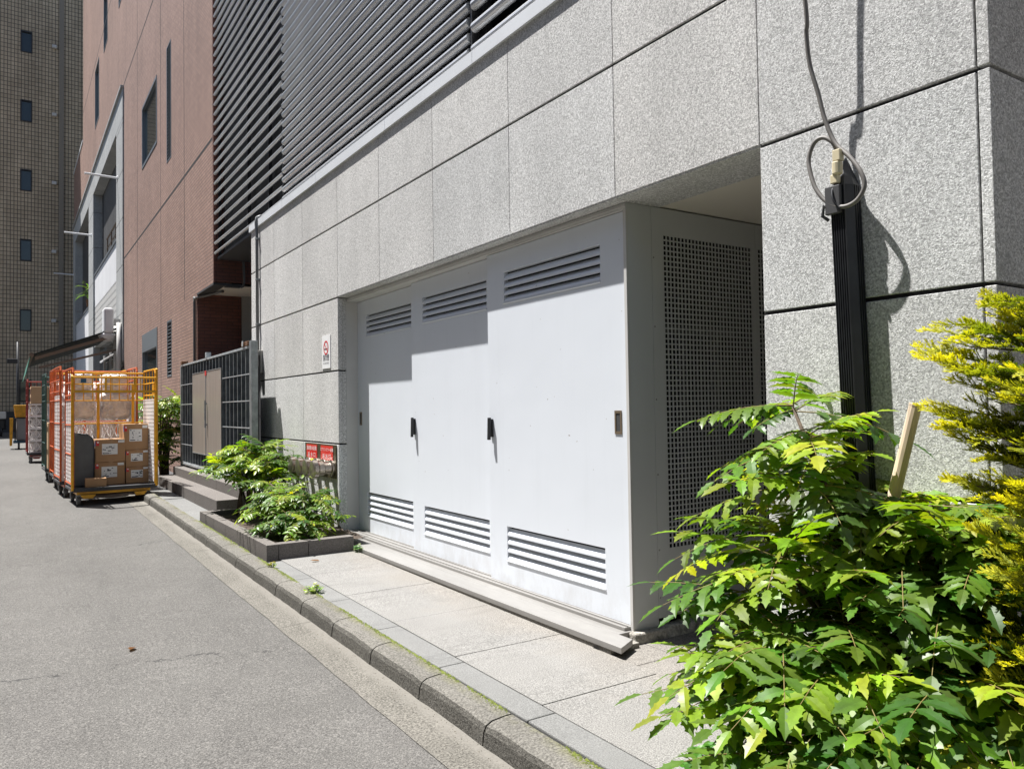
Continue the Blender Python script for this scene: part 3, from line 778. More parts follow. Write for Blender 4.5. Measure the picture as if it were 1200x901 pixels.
# ------------------------------------------------------------------ red brick building
BX = 2.85
bb = thing('brick_building', 'red brown brick tiled building with stone framed balconies beyond the gate', 'building', (BX, 28, 0))
def wall_x(m, x, t, rect, holes):  # wall facing -X with rectangular openings
    y0, y1, z0, z1 = rect
    us = sorted({y0, y1, *[q for h in holes for q in h[:2]]}); vs = sorted({z0, z1, *[q for h in holes for q in h[2:]]})
    def solid(i, j):
        cy_, cz_ = (us[i]+us[i+1])/2, (vs[j]+vs[j+1])/2
        return not any(h[0] < cy_ < h[1] and h[2] < cz_ < h[3] for h in holes)
    m.plate(us, vs, solid, lambda u, v, w: (x+w, u, v), t)
WIN = [(19.35, 21.72, 7.66, 9.42, 'A')]
wins = [(19.32, 21.7, 7.70, 9.30), (33.2, 34.8, 12.85, 15.2), (30.15, 31.4, 14.6, 16.6), (25.0, 26.8, 14.2, 17.5), (28.1, 28.9, 15.9, 18)]
slotU = (17.45, 18.0, 6.85, 9.38); winL = (19.32, 21.7, 1.0, 3.42); slotL = (17.45, 18.0, 2.2, 3.4)
m = MB()
wall_x(m, BX, .3, (13.5, 25.5, 3.6, 24), wins[:1]+[(25.0, 25.5, 14.2, 17.5), slotU])
wall_x(m, BX, .3, (25.5, 41, 11.3, 24), [(25.5, 26.8, 14.2, 17.5), (28.1, 28.9, 15.9, 18), (30.15, 31.4, 14.6, 16.6), (33.2, 34.8, 12.85, 15.2)])
wall_x(m, BX, .3, (41, 47, 11.3, 14.2), [])
wall_x(m, BX, .3, (14.83, 25.5, 0, 3.6), [winL, slotL])
recalc(obj('brick_wall', m, MT['brick'], bb))
# seams in the tiling
m = MB()
for y in (16.0, 18.8, 22.6): m.box(BX-.002, BX-.0005, y, y+.03, 3.62 if y < 17 else 1.6, 24)
m.box(BX-.0025, BX-.001, 13.52, 25.48, 6.03, 6.07); m.box(BX-.0025, BX-.001, 13.52, 40.9, 11.30, 11.34); m.box(BX-.0025, BX-.001, 25.5, 40.9, 15.5, 15.54)
obj('tile_seam', m, MT['groove'], bb)
# end faces towards us
m = MB(); m.box(BX+.002, 12, 13.45, 13.498, 3.62, 24); m.box(BX+.002, 3.62, 14.78, 14.828, 0, 3.6)
obj('end_wall', m, MT['brick_return'], bb)
m = MB(); m.box(3.62, 12, 14.72, 14.76, 0, 3.6); obj('passage_wall', m, mk('passage_render', (.3, .29, .27), .8, layers=((2, .9, 1.1),)), bb)
m = MB(); m.box(BX-.004, 3.05, 13.46, 14.82, 3.565, 3.598); m.box(3.053, 3.3, 13.46, 13.6, 3.55, 3.598); obj('soffit_edge', m, MT['dark_grey'], bb)
m = MB(); m.box(3.055, 8, 13.602, 14.82, 3.58, 3.598); obj('soffit', m, MT['ceiling'], bb)
m = MB(); m.box(BX+.3, 12, 13.55, 41, 3.65, 24); m.box(BX+.3, 12, 14.9, 25.4, 0, 3.6); m.box(BX+2.5, 12, 25.4, 41, 0, 11); m.box(BX+.3, 12, 41, 47, 0, 14)
obj('building_core', m, MT['dark_grey'], bb)
m = MB(); m.box(BX-.03, 3.2, 41.02, 47.05, 14.2, 14.3); obj('parapet_cap', m, MT['coping'], bb)
for k, (y0, y1, z0, z1) in enumerate(wins+[winL]):
    m = MB(); e = .07 if y1-y0 > 1.5 else .05
    vt = z1-e if k != 5 else z1-.45
    m.plate([y0+.002, y0+e, y1-e, y1-.002], [z0+.002, z0+e, vt, z1-.002], lambda i, j: not (i == 1 and j == 1), lambda u, v, w: (BX-.012+w, u, v), .1)
    w = recalc(obj('window', m, MT['win_frame'], bb))
    g = MB(); g.box(BX+.05, BX+.06, y0+e, y1-e, z0+e, vt); obj('pane', g, MT['blueglass'], w)
for (y0, y1, z0, z1) in (slotU, slotL):
    m = MB(); z = z0+.02
    m.plate([y0+.002, y0+.04, y1-.04, y1-.002], [z0, z0+.03, z1-.03, z1], lambda i, j: not (i == 1 and j == 1), lambda u, v, w: (BX-.006+w, u, v), .06)
    while z < z1-.05:
        m.hexa([(BX+.0, y0+.042, z), (BX+.05, y0+.042, z+.035), (BX+.05, y1-.042, z+.035), (BX+.0, y1-.042, z)],
               [(BX+.0, y0+.042, z+.012), (BX+.05, y0+.042, z+.047), (BX+.05, y1-.042, z+.047), (BX+.0, y1-.042, z+.012)]); z += .075
    w = obj('louvre', m, MT['win_frame'], bb)
    g = MB(); g.box(BX+.07, BX+.09, y0+.04, y1-.04, z0+.03, z1-.03); obj('louvre_backing', g, MT['dark'], w)
# stone framed balcony front
PX = BX-.04
m = MB()
for a, b in zip((25.5, 28.5, 31.5, 34.5, 37.5, 40.5, 43.5), (28.5, 31.5, 34.5, 37.5, 40.5, 43.5, 47)):
    m.box(PX, BX+.5, a+.006, b-.006, 10.3, 11.2); m.box(PX-.06, BX+.5, a+.004, b-.004, 11.203, 11.29)
for (a, b) in ((25.52, 27.15), (35.2, 37.35), (45.5, 47)):
    z = 3.0 if a < 30 else 1
    while z < 10.28:
        m.box(PX, BX+.5, a, b, z, min(z+1.42, 10.296)); z += 1.43
obj('stone_frame', m, MT['balcony_stone'], bb, bevel=.01)
m = MB(); m.box(BX+.5, BX+.55, 27, 46, 0, 10.3); m.box(BX+.3, BX+2.5, 34.9, 35.2, 4, 10.3); m.box(BX+.3, BX+2.5, 45.5, 45.8, 4, 10.3)
obj('loggia_wall', m, mk('loggia_tile', (.13, .135, .14), .5, layers=((2, .9, 1.1),)), bb)
m = MB(); m.box(BX+.02, BX+.14, 27.152, 35.19, 5.7, 6.95); m.box(BX+.02, BX+.14, 37.352, 45.49, 3.2, 6.0); obj('parapet', m, MT['white_panel'], bb, bevel=.01)
m = MB(); m.box(BX-.02, BX+.18, 27.152, 35.19, 6.953, 7.02); m.box(BX-.02, BX+.18, 37.352, 45.49, 6.003, 6.07); obj('parapet_cap', m, MT['win_frame'], bb)
m = MB()
us = [27.155+i*.1 for i in range(81)]; vs = [4.55+j*.115 for j in range(11)]
m.plate([q+(.03 if i % 2 else 0) for i, q in enumerate(us)], [q+(.03 if j % 2 else 0) for j, q in enumerate(vs)], lambda i, j: not (i % 2 and j % 2), lambda u, v, w: (BX+.02+w, u, v), .03)
recalc(obj('vent_screen', m, MT['frame_grey'], bb)); 
m = MB(); m.box(BX+.07, BX+.1, 27.155, 35.15, 4.55, 5.69); obj('screen_dark_sheet', m, MT['dark_grey'], bb)
m = MB(); m.box(BX, BX+.3, 27.152, 35.19, 4.1, 4.54); obj('lintel', m, MT['balcony_stone'], bb)
m = MB()
for y in (27.3, 28.6, 29.9, 31.2): m.tube([(BX+.1, y, 7.02), (BX+.1, y, 7.75)], .025, 6)
m.tube([(BX+.1, 27.2, 7.75), (BX+.1, 31.4, 7.75)], .03, 6); m.tube([(BX+.1, 27.2, 7.4), (BX+.1, 31.4, 7.4)], .02, 6)
obj('balcony_rail', m, MT['awning_frame'], bb)
m = MB()
for y in (28.2, 30.4, 32.6): m.box(BX+.1, BX+.16, y, y+.1, 0, 3.6)
for z in (2.9, 3.4): m.box(BX+.1, BX+.15, 27.2, 34, z, z+.07)
obj('shop_frame', m, MT['white_panel'], bb)
m = MB(); m.box(BX+.2, BX+.25, 27.2, 46, 0, 4.1); obj('shop_glass', m, MT['blueglass'], bb)
# conduit at the near corner
m = MB(); m.tube(spline([(3.3, 13.9, 4.6), (3.3, 13.42, 4.4), (3.32, 13.41, 4.0), (3.33, 13.41, 3.62), (3.28, 13.43, 3.54)], 6), .02, 8)
m.tube(spline([(3.12, 14.0, 3.54), (2.95, 14.6, 3.53), (2.83, 14.86, 3.5), (2.82, 14.9, 3.3), (2.82, 14.9, 1.2)], 6), .025, 8)
obj('conduit', m, mk('conduit_grey_dark', (.1, .1, .1), .5), bb, smooth=True)
# rods, lamp
for i, (y, z, t, lab) in enumerate(((26.8, 8.8, 1.9, 'near upper pale rod sticking out from the stone frame'), (36, 8.8, 1.83, 'middle pale rod sticking out from the stone frame'), (46.5, 8.75, 1.9, 'far pale rod sticking out in front of the tower'))):
    m = MB(); m.tube([(PX+.003, y, z), (t, y, z+.02)], .035, 8); m.tube([(PX, y, z), (PX-.02, y, z)], .07, 10)
    tag(obj('banner_rod', m, MT['white_panel']), lab, 'rod', 'banner rods on the stone front')
lp = thing('wall_lamp', 'white rounded wall lamp above the dark awning', 'lamp', (2.6, 26.4, 3.9))
m = MB(); m.box(2.35, 2.62, 25.9, 26.5, 3.85, 4.6); obj('housing', m, MT['white_panel'], lp, bevel=.06)
m = MB(); m.lathe((2.485, 26.2, 3.84), (0, 0, -1), [(0, .26), (.05, .27), (.15, .22), (.22, .12), (.24, 0)], 16); recalc(obj('dome', m, MT['white_panel'], lp, smooth=True))
m = MB(); m.box(2.62, PX-.001, 26.1, 26.3, 4.1, 4.3); obj('arm', m, MT['frame_grey'], lp)
dp_ = thing('drain_pipes', 'pair of pale vertical pipes under the white wall lamp', 'pipe', (2.7, 26, 3))
for y in (25.75, 26.55):
    m = MB(); m.tube([(2.74, y, 4.15), (2.74, y, 2.2)], .07, 10); obj('pipe', m, MT['frame_grey'], dp_, smooth=True)

pt = thing('balcony_plant', 'spiky green potted plant on the far balcony parapet', 'plant', (2.8, 38.0, 6.05))
m = MB(); m.lathe((2.93, 38.0, 6.072), (0, 0, 1), [(0, .14), (.3, .18)], 14); recalc(obj('pot', m, MT['rust'], pt))
m = MB(); prr = random.Random(2)
for k in range(60):
    a = prr.uniform(0, 2*pi); L = prr.uniform(.5, 1.0); el = prr.uniform(.2, 1.45)
    p0 = Vector((2.93, 38.0, 6.37+prr.uniform(0, .45))); d = Vector((cos(a)*cos(el), sin(a)*cos(el), sin(el))); e = d.cross(Vector((0, 0, 1))).normalized()*.03
    c = (.07, .14, .02) if prr.random() < .6 else (.16, .24, .03); q = [p0+d*(L*t)-Vector((0, 0, .55*L*t*t)) for t in (0, .35, .7, 1)]
    kk = len(m.v)
    for i, w_ in enumerate((.6, 1, .8, .1)): m.v += [tuple(q[i]-e*w_), tuple(q[i]+e*w_)]; m.c += [c, c]
    m.f += [(kk+2*i, kk+2*i+1, kk+2*i+3, kk+2*i+2) for i in range(3)]
obj('foliage', m, MT['leaf'], pt)

# awning
aw = thing('shop_awning', 'dark retractable awning sloping over the street below the balconies', 'awning', (1.7, 29, 3.4))
m = MB(); m.hexa([(.55, 26, 3.13), (BX-.05, 26, 4.02), (BX-.05, 33, 4.02), (.55, 33, 3.13)], [(.55, 26, 3.17), (BX-.05, 26, 4.06), (BX-.05, 33, 4.06), (.55, 33, 3.17)])
obj('canopy', m, MT['awning'], aw)
m = MB(); m.tube([(.52, 25.95, 3.15), (.52, 33, 3.15)], .06, 10)
m.hexa([(.6, 26.02, 3.0), (BX-.06, 26.02, 3.78), (BX-.06, 26.12, 3.78), (.6, 26.12, 3.0)], [(.6, 26.02, 3.09), (BX-.06, 26.02, 3.87), (BX-.06, 26.12, 3.87), (.6, 26.12, 3.09)])
m.hexa([(.7, 26.02, 2.75), (BX-.06, 26.02, 3.35), (BX-.06, 26.12, 3.35), (.7, 26.12, 2.75)], [(.7, 26.02, 2.81), (BX-.06, 26.02, 3.41), (BX-.06, 26.12, 3.41), (.7, 26.12, 2.81)])
obj('arm', m, MT['awning_frame'], aw)
m = MB(); m.hexa([(.38, 26, 2.6), (.4, 26, 2.6), (.4, 33, 2.6), (.38, 33, 2.6)], [(.48, 26, 3.1), (.5, 26, 3.1), (.5, 33, 3.1), (.48, 33, 3.1)])
obj('valance', m, MT['green_trim'], aw)

# ------------------------------------------------------------------ plain buildings added out of the picture to shape the fill light
op = thing('added_opposite_building', 'unseen grey building added across the street to block sky and bounce light', 'building', (-7, 5, 0))
m = MB(); us = [-25+2.5*i+(1.0 if i % 2 else 0) for i in range(23)]; vs = [0, 1.0, 2.6, 4.2, 5.8, 7.4, 9.0, 10.6, 12.0]
m.plate(us, vs, lambda i, j: not (i % 2 == 1 and j % 2 == 1), lambda u, v, w: (-7-w, u, v), .3)
m.box(-14, -7.45, us[0], us[-1], 0, 12)
recalc(obj('wall', m, mk('bounce_grey_render', (.30, .30, .30), .8, layers=((1, .93, 1.05),)), op))
m = MB(); m.box(-7.44, -7.35, us[0], us[-1], .9, 11); obj('window', m, MT['blueglass'], op)
nb = thing('added_neighbour_building', 'unseen brown building added behind the viewpoint to cut the sky light', 'building', (6, -9, 0))
m = MB(); m.box(2.9, 16, -20, -2.4, 0, 20); obj('wall', m, mk('brown_render', (.2, .17, .14), .8, layers=((1, .93, 1.05),)), nb)

# ------------------------------------------------------------------ tower at the end of the street
TY = 48
tw = thing('apartment_tower', 'tall dim beige tiled tower closing the end of the street', 'building', (0, TY, road_z(TY)))
tw_w = [(.42, .96, 20.45+1.0-3.72*k, 21.62+1.0-3.72*k) for k in range(-2, 6)]
tw_w = [(.42, .96, a-.75, b-.75) for _, _, a, b in tw_w]
m = MB()
us = sorted({-9, 14, .42, .96, -4.2, -3.66}); zs = sorted({0, 31, *[q for w_ in tw_w for q in w_[2:]]})
zs[0] = 1.6
m.plate(us, zs, lambda i, j: not (us[i] in (.42, -4.2) and any(abs(zs[j]-w_[2]) < 1e-6 for w_ in tw_w)), lambda u, v, w: (u, TY+w, v), .35)
m.box(-9, 14, TY+.351, TY+12, 1.6, 31)
recalc(obj('tiled_wall', m, MT['tower'], tw))
m = MB(); m.box(-9, 14, TY+.02, TY+12, 0, 1.597); obj('base', m, MT['dark_grey'], tw)
m = MB(); m.box(2.2, 2.42, TY-.06, TY-.001, 5, 31); obj('pilaster', m, mk('pilaster_render', (.25, .22, .18), .8), tw)
for k, (a, b, z0, z1) in enumerate(tw_w):
    for dx in (0, -4.62):
        m = MB(); m.plate([a+dx+.003, a+dx+.06, b+dx-.06, b+dx-.003], [z0+.003, z0+.06, z1-.06, z1-.003], lambda i, j: not (i == 1 and j == 1), lambda u, v, w: (u, TY-.02+w, v), .12)
        w = recalc(obj('window', m, MT['black_metal'], tw))
        g = MB(); g.box(a+dx+.06, b+dx-.06, TY+.08, TY+.1, z0+.06, z1-.06); obj('pane', g, MT['blueglass'], w)
    m = MB(); m.box(1.86, 2.08, TY-.16, TY-.001, z1-.05-.6, z1+.12-.6); obj('vent_hood', m, MT['frame_grey'], tw, bevel=.02)

sl_ = thing('street_pole', 'black street pole with short arm standing by the far tower', 'pole', (.3, 38, road_z(38)))
m = MB(); m.tube([(.30, 38, .4), (.27, 38, 4.45)], [.07, .05], 10); obj('shaft', m, MT['black_metal'], sl_, smooth=True)
m = MB(); m.box(-.1, .27, 37.93, 38.07, 3.55, 3.75); obj('arm', m, MT['black_metal'], sl_, bevel=.02)
#PART2
# ------------------------------------------------------------------ leafy plants
def lerp3(a, b, t): return tuple(a[i]+(b[i]-a[i])*t for i in range(3))
LEAF_T = [(0, 0), (.10, .55), (.2, .78), (.25, 1.12), (.33, .82), (.45, .9), (.5, 1.2), (.57, .76), (.68, .72), (.73, .98), (.8, .48), (1, 0)]
def leaflet(mb, p, d, up, L, wd, col, droop=.25, fold=.18):
    """spiny leaflet: folded along its midrib and bent down towards the tip"""
    d = d.normalized(); s = d.cross(up).normalized(); u = s.cross(d).normalized()
    n = len(LEAF_T); vs = []; cs = []
    for t, w in LEAF_T:
        q = p+d*(L*t)-u*(droop*L*t*t)
        h = wd*w
        vs += [q, q+s*h+u*h*fold, q-s*h+u*h*fold]; cs += [tuple(c*.9+.006 for c in col), col, col]
    fs = []
    for i in range(n-1):
        a, b = 3*i, 3*i+3
        if i == 0: fs += [(a, b+1, b), (a, b, b+2)]
        elif i == n-2: fs += [(a, a+1, b), (a, b, a+2)]
        else: fs += [(a, a+1, b+1, b), (a, b, b+2, a+2)]
    k = len(mb.v); mb.v += [tuple(v) for v in vs]; mb.c += cs; mb.f += [tuple(i+k for i in f) for f in fs]
def pinnate(mb, stems, p, d, L, pairs, ll, col, rnd, droop=.5):
    d = d.normalized(); s = d.cross(Vector((0, 0, 1)))
    s = s.normalized() if s.length > .05 else Vector((1, 0, 0))
    u = s.cross(d).normalized()
    roll = rnd.uniform(-.22, .22); s, u = s*cos(roll)+u*sin(roll), u*cos(roll)-s*sin(roll)
    curve = lambda t: p+d*(L*t)-Vector((0, 0, 1))*(droop*L*t*t)
    stems.tube([curve(t) for t in (0, .25, .5, .75, 1)], [.0028, .0024, .002, .0016, .0012], 5, cap=False)
    for k in range(pairs+1):
        t = .22+.78*k/pairs; q = curve(t); tg = (curve(min(t+.03, 1.02))-curve(t-.03)).normalized()
        uu = s.cross(tg).normalized()
        sz = ll*(.72+.5*sin(pi*(.15+.75*t)))*rnd.uniform(.9, 1.1)
        cc = tuple(c*rnd.uniform(.82, 1.18) for c in col)
        if k == pairs:
            leaflet(mb, q, tg, uu, sz*1.25, sz*.24, cc, .15)
        else:
            for sg in (1, -1):
                dd = tg*rnd.uniform(.35, .6)+s*sg+uu*rnd.uniform(-.28, .12)
                leaflet(mb, q, dd, uu+s*rnd.uniform(-.2, .2), sz, sz*rnd.uniform(.175, .225), cc, rnd.uniform(.1, .4))
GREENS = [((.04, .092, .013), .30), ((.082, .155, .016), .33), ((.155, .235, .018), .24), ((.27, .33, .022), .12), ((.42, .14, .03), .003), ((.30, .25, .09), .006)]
def pick(rnd, young_sunlit):
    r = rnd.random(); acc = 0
    ws = [w*(1+(young_sunlit*(2.2 if i in (2, 3) else -.35)) if i < 4 else w) for i, (c, w) in enumerate(GREENS)]
    ws = [GREENS[i][1]*((1+2.6*young_sunlit) if i in (2, 3) else (1-.5*young_sunlit)) for i in range(len(GREENS))]
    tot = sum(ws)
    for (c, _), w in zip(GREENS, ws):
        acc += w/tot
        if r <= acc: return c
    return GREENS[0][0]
def mahonia(name, label, base, centres, seed, axis, Lr=(.24, .36), ll=.075, group=None, nl=(8, 11), z_young_sunlit=(.5, 1.4), stemr=.012, wall=2.79):
    rnd = random.Random(seed); fo = MB(); st = MB(); tw_ = MB()
    t = thing(name, label, 'shrub', base, group=group)
    for (x, y, z) in centres:
        c = Vector((x, y, z)); out = Vector((x-axis[0], y-axis[1], 0)); on = out.length
        out = out.normalized() if on > .02 else Vector((-1, 0, 0))
        b0 = Vector(base)+Vector((rnd.uniform(-.1, .1), rnd.uniform(-.14, .14), 0))
        mid = b0.lerp(c, .55)+Vector((0, 0, .12*(c.z-b0.z)))-out*.06
        st.tube([b0, b0.lerp(mid, .5)+Vector((0, 0, .03)), mid, c.lerp(mid, .3)+Vector((0, 0, .01)), c], [stemr, stemr*.9, stemr*.8, stemr*.65, stemr*.5], 7)
        young_sunlit = min(max((z-z_young_sunlit[0])/(z_young_sunlit[1]-z_young_sunlit[0]), 0), 1)*rnd.uniform(.3, 1.0)  # yellower with height: young growth, plus sunlight put into the leaf colour
        n = rnd.randint(*nl); a0 = rnd.uniform(0, 6.28)
        for k in range(n):
            a = a0+2*pi*k/n*1.0+rnd.uniform(-.25, .25)
            el = rnd.choice((rnd.uniform(.0, .35), rnd.uniform(.2, .7), rnd.uniform(-.25, .15)))
            d = Vector((cos(a)*cos(el), sin(a)*cos(el), sin(el)))+out*.45*min(on*3, 1)
            L = rnd.uniform(*Lr)
            if c.x+d.normalized().x*L > wall:
                d.x = min(d.x, (wall-c.x)/L*.8); 
            pinnate(fo, tw_, c+Vector((0, 0, rnd.uniform(-.05, .02))), d, L, rnd.randint(5, 7), ll*L/.3, pick(rnd, young_sunlit), rnd, rnd.uniform(.12, .42))
    obj('foliage', fo, MT['leaf'], t, smooth=False)
    obj('stem', st, MT['bark'], t, smooth=True)
    obj('leaf_stalk', tw_, mk('leaf_stalk', (.16, .12, .035), .6), t, smooth=True)
    return t
C1 = [(2.36, 1.77, 1.37), (2.5, 1.84, 1.26), (2.22, 1.85, 1.0), (2.46, 1.82, 1.08), (2.05, 1.79, 0.83), (2.55, 1.64, 1.12), (2.6, 1.48, 1.1), (2.65, 1.39, 1.04), (2.18, 1.59, 0.9), (2.25, 1.42, 0.89), (2.35, 1.29, 0.88), (1.98, 1.6, 0.71), (2.03, 1.45, 0.72), (2.08, 1.3, 0.72), (2.17, 1.18, 0.73), (2.43, 1.18, 0.81), (1.9, 1.6, 0.55), (1.9, 1.42, 0.55), (1.95, 1.27, 0.57), (2.03, 1.15, 0.56), (2.2, 1.1, 0.61), (2.39, 1.1, 0.72), (2.6, 1.19, 0.89), (1.84, 1.22, 0.5), (2.02, 1.11, 0.43), (1.84, 1.46, 0.46),
      (2.38, 1.84, 1.46), (2.45, 1.62, 1.1), (2.62, 1.36, 1.06), (2.42, 1.3, 1.06), (2.38, 1.2, .98), (2.5, 1.4, 1.14), (2.5, 1.5, 1.0), (2.55, 1.3, 1.0), (2.3, 1.72, 1.2), (2.62, 1.6, .98), (2.4, 1.45, 1.0), (2.1, 1.7, .95), (2.15, 1.5, .8), (2.3, 1.35, .78), (2.0, 1.35, .62), (2.1, 1.2, .62), (1.92, 1.5, .65), (2.3, 1.2, .72), (2.0, 1.7, .62), (2.4, 1.6, .8), (2.3, 1.7, .6), (2.55, 1.4, .7), (2.2, 1.4, .5), (2.4, 1.3, .45), (2.5, 1.75, .75)]
C1 = [(x+.07, y, z-.03) for x, y, z in C1]
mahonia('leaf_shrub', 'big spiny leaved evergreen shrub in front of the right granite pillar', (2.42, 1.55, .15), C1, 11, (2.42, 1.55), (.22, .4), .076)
C2 = [(2.2, 9.2, 1.02), (2.4, 9.0, 1.04), (2.05, 8.8, .82), (2.3, 8.7, .92), (2.15, 9.1, .85), (2.5, 8.9, .92), (2.1, 9.4, .88), (2.12, 9.25, .95), (2.3, 9.05, 1.0), (2.2, 8.8, .9), (2.4, 8.8, .85), (2.05, 9.0, .75), (2.45, 9.1, .85), (2.15, 8.6, .7), (2.3, 8.95, .75), (2.5, 8.6, .75), (2.0, 9.3, .8)]
C2 = [(x+.07, y, z) for x, y, z in C2]
mahonia('leaf_shrub', 'loose green shrub at the back of the stone planter beside the steel gate', (2.25, 8.95, .26), C2, 5, (2.25, 8.95), (.22, .36), .074, 'shrubs in the stone planter', z_young_sunlit=(.75, 2.2), nl=(9, 12))
C3 = [(2.25, 7.7, .84), (2.4, 7.55, .85), (2.15, 7.55, .72), (2.35, 7.35, .72), (2.2, 7.35, .6), (2.1, 7.15, .5), (2.3, 7.9, .8), (2.1, 7.65, .66), (2.4, 7.2, .58), (2.2, 7.0, .42), (2.05, 7.2, .42), (2.0, 7.5, .5), (2.2, 7.75, .72), (2.35, 7.6, .75), (2.1, 7.5, .62), (2.3, 7.3, .62), (2.45, 7.4, .6), (2.15, 7.2, .48), (2.3, 7.1, .45), (2.05, 7.8, .55), (2.5, 7.15, .45), (2.2, 8.05, .7), (2.4, 7.9, .7), (2.12, 7.05, .38), (2.3, 7.5, .5), (2.05, 7.35, .4)]
C3 = [(x+.05, y, min(z, .62) if y < 8.0 else z) for x, y, z in C3 if not (x > 2.32 and z > .6)]
mahonia('leaf_shrub', 'dense dark green shrub at the front of the stone planter below the hose inlet', (2.28, 7.45, .26), C3, 8, (2.28, 7.45), (.2, .28), .07, 'shrubs in the stone planter', z_young_sunlit=(.6, 2.2), nl=(9, 12))
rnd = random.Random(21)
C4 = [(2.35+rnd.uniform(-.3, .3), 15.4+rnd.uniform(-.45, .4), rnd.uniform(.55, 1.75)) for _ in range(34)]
mahonia('leaf_shrub', 'dark upright shrub between the loaded cage trolley and the steel gate', (2.35, 15.4, .15), C4, 9, (2.35, 15.4), (.24, .36), .07, nl=(7, 9), z_young_sunlit=(1.2, 2.6), wall=2.84)

# golden conifer
def spray(mb, p, d, up, L, rnd, gold):
    d = d.normalized(); s = d.cross(up)
    s = s.normalized() if s.length > .05 else Vector((1, 0, 0))
    u = s.cross(d)
    n = int(L/.0058)
    inner = (.06, .10, .012); tipc = lerp3((.10, .17, .022), (.74, .70, .05), gold)
    def strip(a, dd, l, w, c0, c1):
        e = dd.cross(u+s*rnd.uniform(-.8, .8)); e = e.normalized() if e.length > .01 else s
        b = a+dd*l; m = a+dd*(l*.6)
        k = len(mb.v)
        mb.v += [tuple(q) for q in (a-e*w, a+e*w, m+e*w, m-e*w, b)]; mb.c += [c0, c0, lerp3(c0, c1, .6), lerp3(c0, c1, .6), c1]
        mb.f += [(k, k+1, k+2, k+3), (k+3, k+2, k+4)]
    for i in range(n):
        t = i/n; a = p+d*(L*t)-Vector((0, 0, 1))*(L*.22*t*t)
        l = L*.40*(1-t)**.6*(.5+.5*min(1, t*4))*rnd.uniform(.7, 1.25)+.008
        sg = 1 if i % 2 else -1
        dd = (d*rnd.uniform(.75, 1.1)+s*sg*rnd.uniform(.4, .75)+u*rnd.uniform(-.3, .4)).normalized()
        c0 = lerp3(inner, tipc, t*.5); c1 = lerp3(inner, tipc, min(1, .5+t*.6))
        strip(a, dd, l, .0017, c0, c1)
        if l > .016:
            for j in (1, 2, 3, 4):
                tt = j/5; b = a+dd*(l*tt)
                for s2 in (1, -1):
                    strip(b, (dd*.9+dd.cross(u)*s2*rnd.uniform(.3, .6)+u*rnd.uniform(-.25, .35)).normalized(), l*rnd.uniform(.3, .5)*(1-tt*.5)+.004, .0015, lerp3(c0, c1, tt*.7), c1)
CO = [(2.29, 1.19, 1.56), (2.36, 1.18, 1.64), (2.38, 1.07, 1.7), (2.37, 1.02, 1.61), (2.31, 1.12, 1.52), (2.29, 1.01, 1.47), (2.32, 1.17, 1.42), (2.3, 1.13, 1.33), (2.3, 1.02, 1.33), (2.32, 1.12, 1.2), (2.3, 1.02, 1.19), (2.28, 1.04, 1.05), (2.32, 1.02, 0.93), (2.36, 1.11, 0.89), (2.3, 1.03, 0.79), (2.36, 1.12, 0.67), (2.26, 1.0, 0.65), (2.28, 1.05, 0.56), (2.23, 0.93, 1.51), (2.24, 0.94, 1.16)]
t = thing('golden_conifer', 'yellow tipped feathery conifer at the corner of the granite pillar', 'tree', (2.5, .62, .15))
fo = MB(); br = MB(); rnd = random.Random(4)
br.tube([(2.5, .62, .12), (2.5, .62, .8), (2.49, .61, 1.5), (2.5, .6, 2.0)], [.04, .034, .022, .008], 8)
alltips = [(Vector(c)+Vector((rnd.uniform(-.05, .05), rnd.uniform(-.05, .03), rnd.uniform(-.06, .05)))*(q > 0), 1) for c in CO for q in range(3)]
for k in range(46):
    a = rnd.uniform(0, 2*pi); z = rnd.uniform(.4, 1.95); r = (.42*(1.25-.5*z))*rnd.uniform(.7, 1.05)
    p = Vector((2.5+r*cos(a), .62+r*sin(a), z))
    if p.x < 2.78: alltips.append((p, 1))
for tip, _ in alltips:
    b = Vector((2.5, .62, max(.25, tip.z-rnd.uniform(.12, .3))))
    m1 = b.lerp(tip, .5)+Vector((0, 0, .03)); pts = [b, m1, tip]
    br.tube(pts, [.008, .005, .002], 5, cap=False)
    ax = (tip-b).normalized(); sd = ax.cross(Vector((0, 0, 1))).normalized()
    for k in range(15):
        tt = .25+.75*k/14; q = b.lerp(m1, tt*2) if tt < .5 else m1.lerp(tip, tt*2-1)
        sg = 1 if k % 2 else -1
        dd = ax*.75+sd*sg*rnd.uniform(.45, .9)+Vector((0, 0, rnd.uniform(-.2, .4)))
        if k == 14: dd = ax+Vector((0, 0, .15))
        spray(fo, q, dd, Vector((rnd.uniform(-.7, .7), rnd.uniform(-.7, .7), 1)), rnd.uniform(.08, .15)*(1.15-.3*tt), rnd, max(0, min(1, (tt-.55)*2.0+rnd.uniform(-.4, .15))))
obj('foliage', fo, MT['conifer'], t); obj('branch', br, MT['bark'], t, smooth=True)

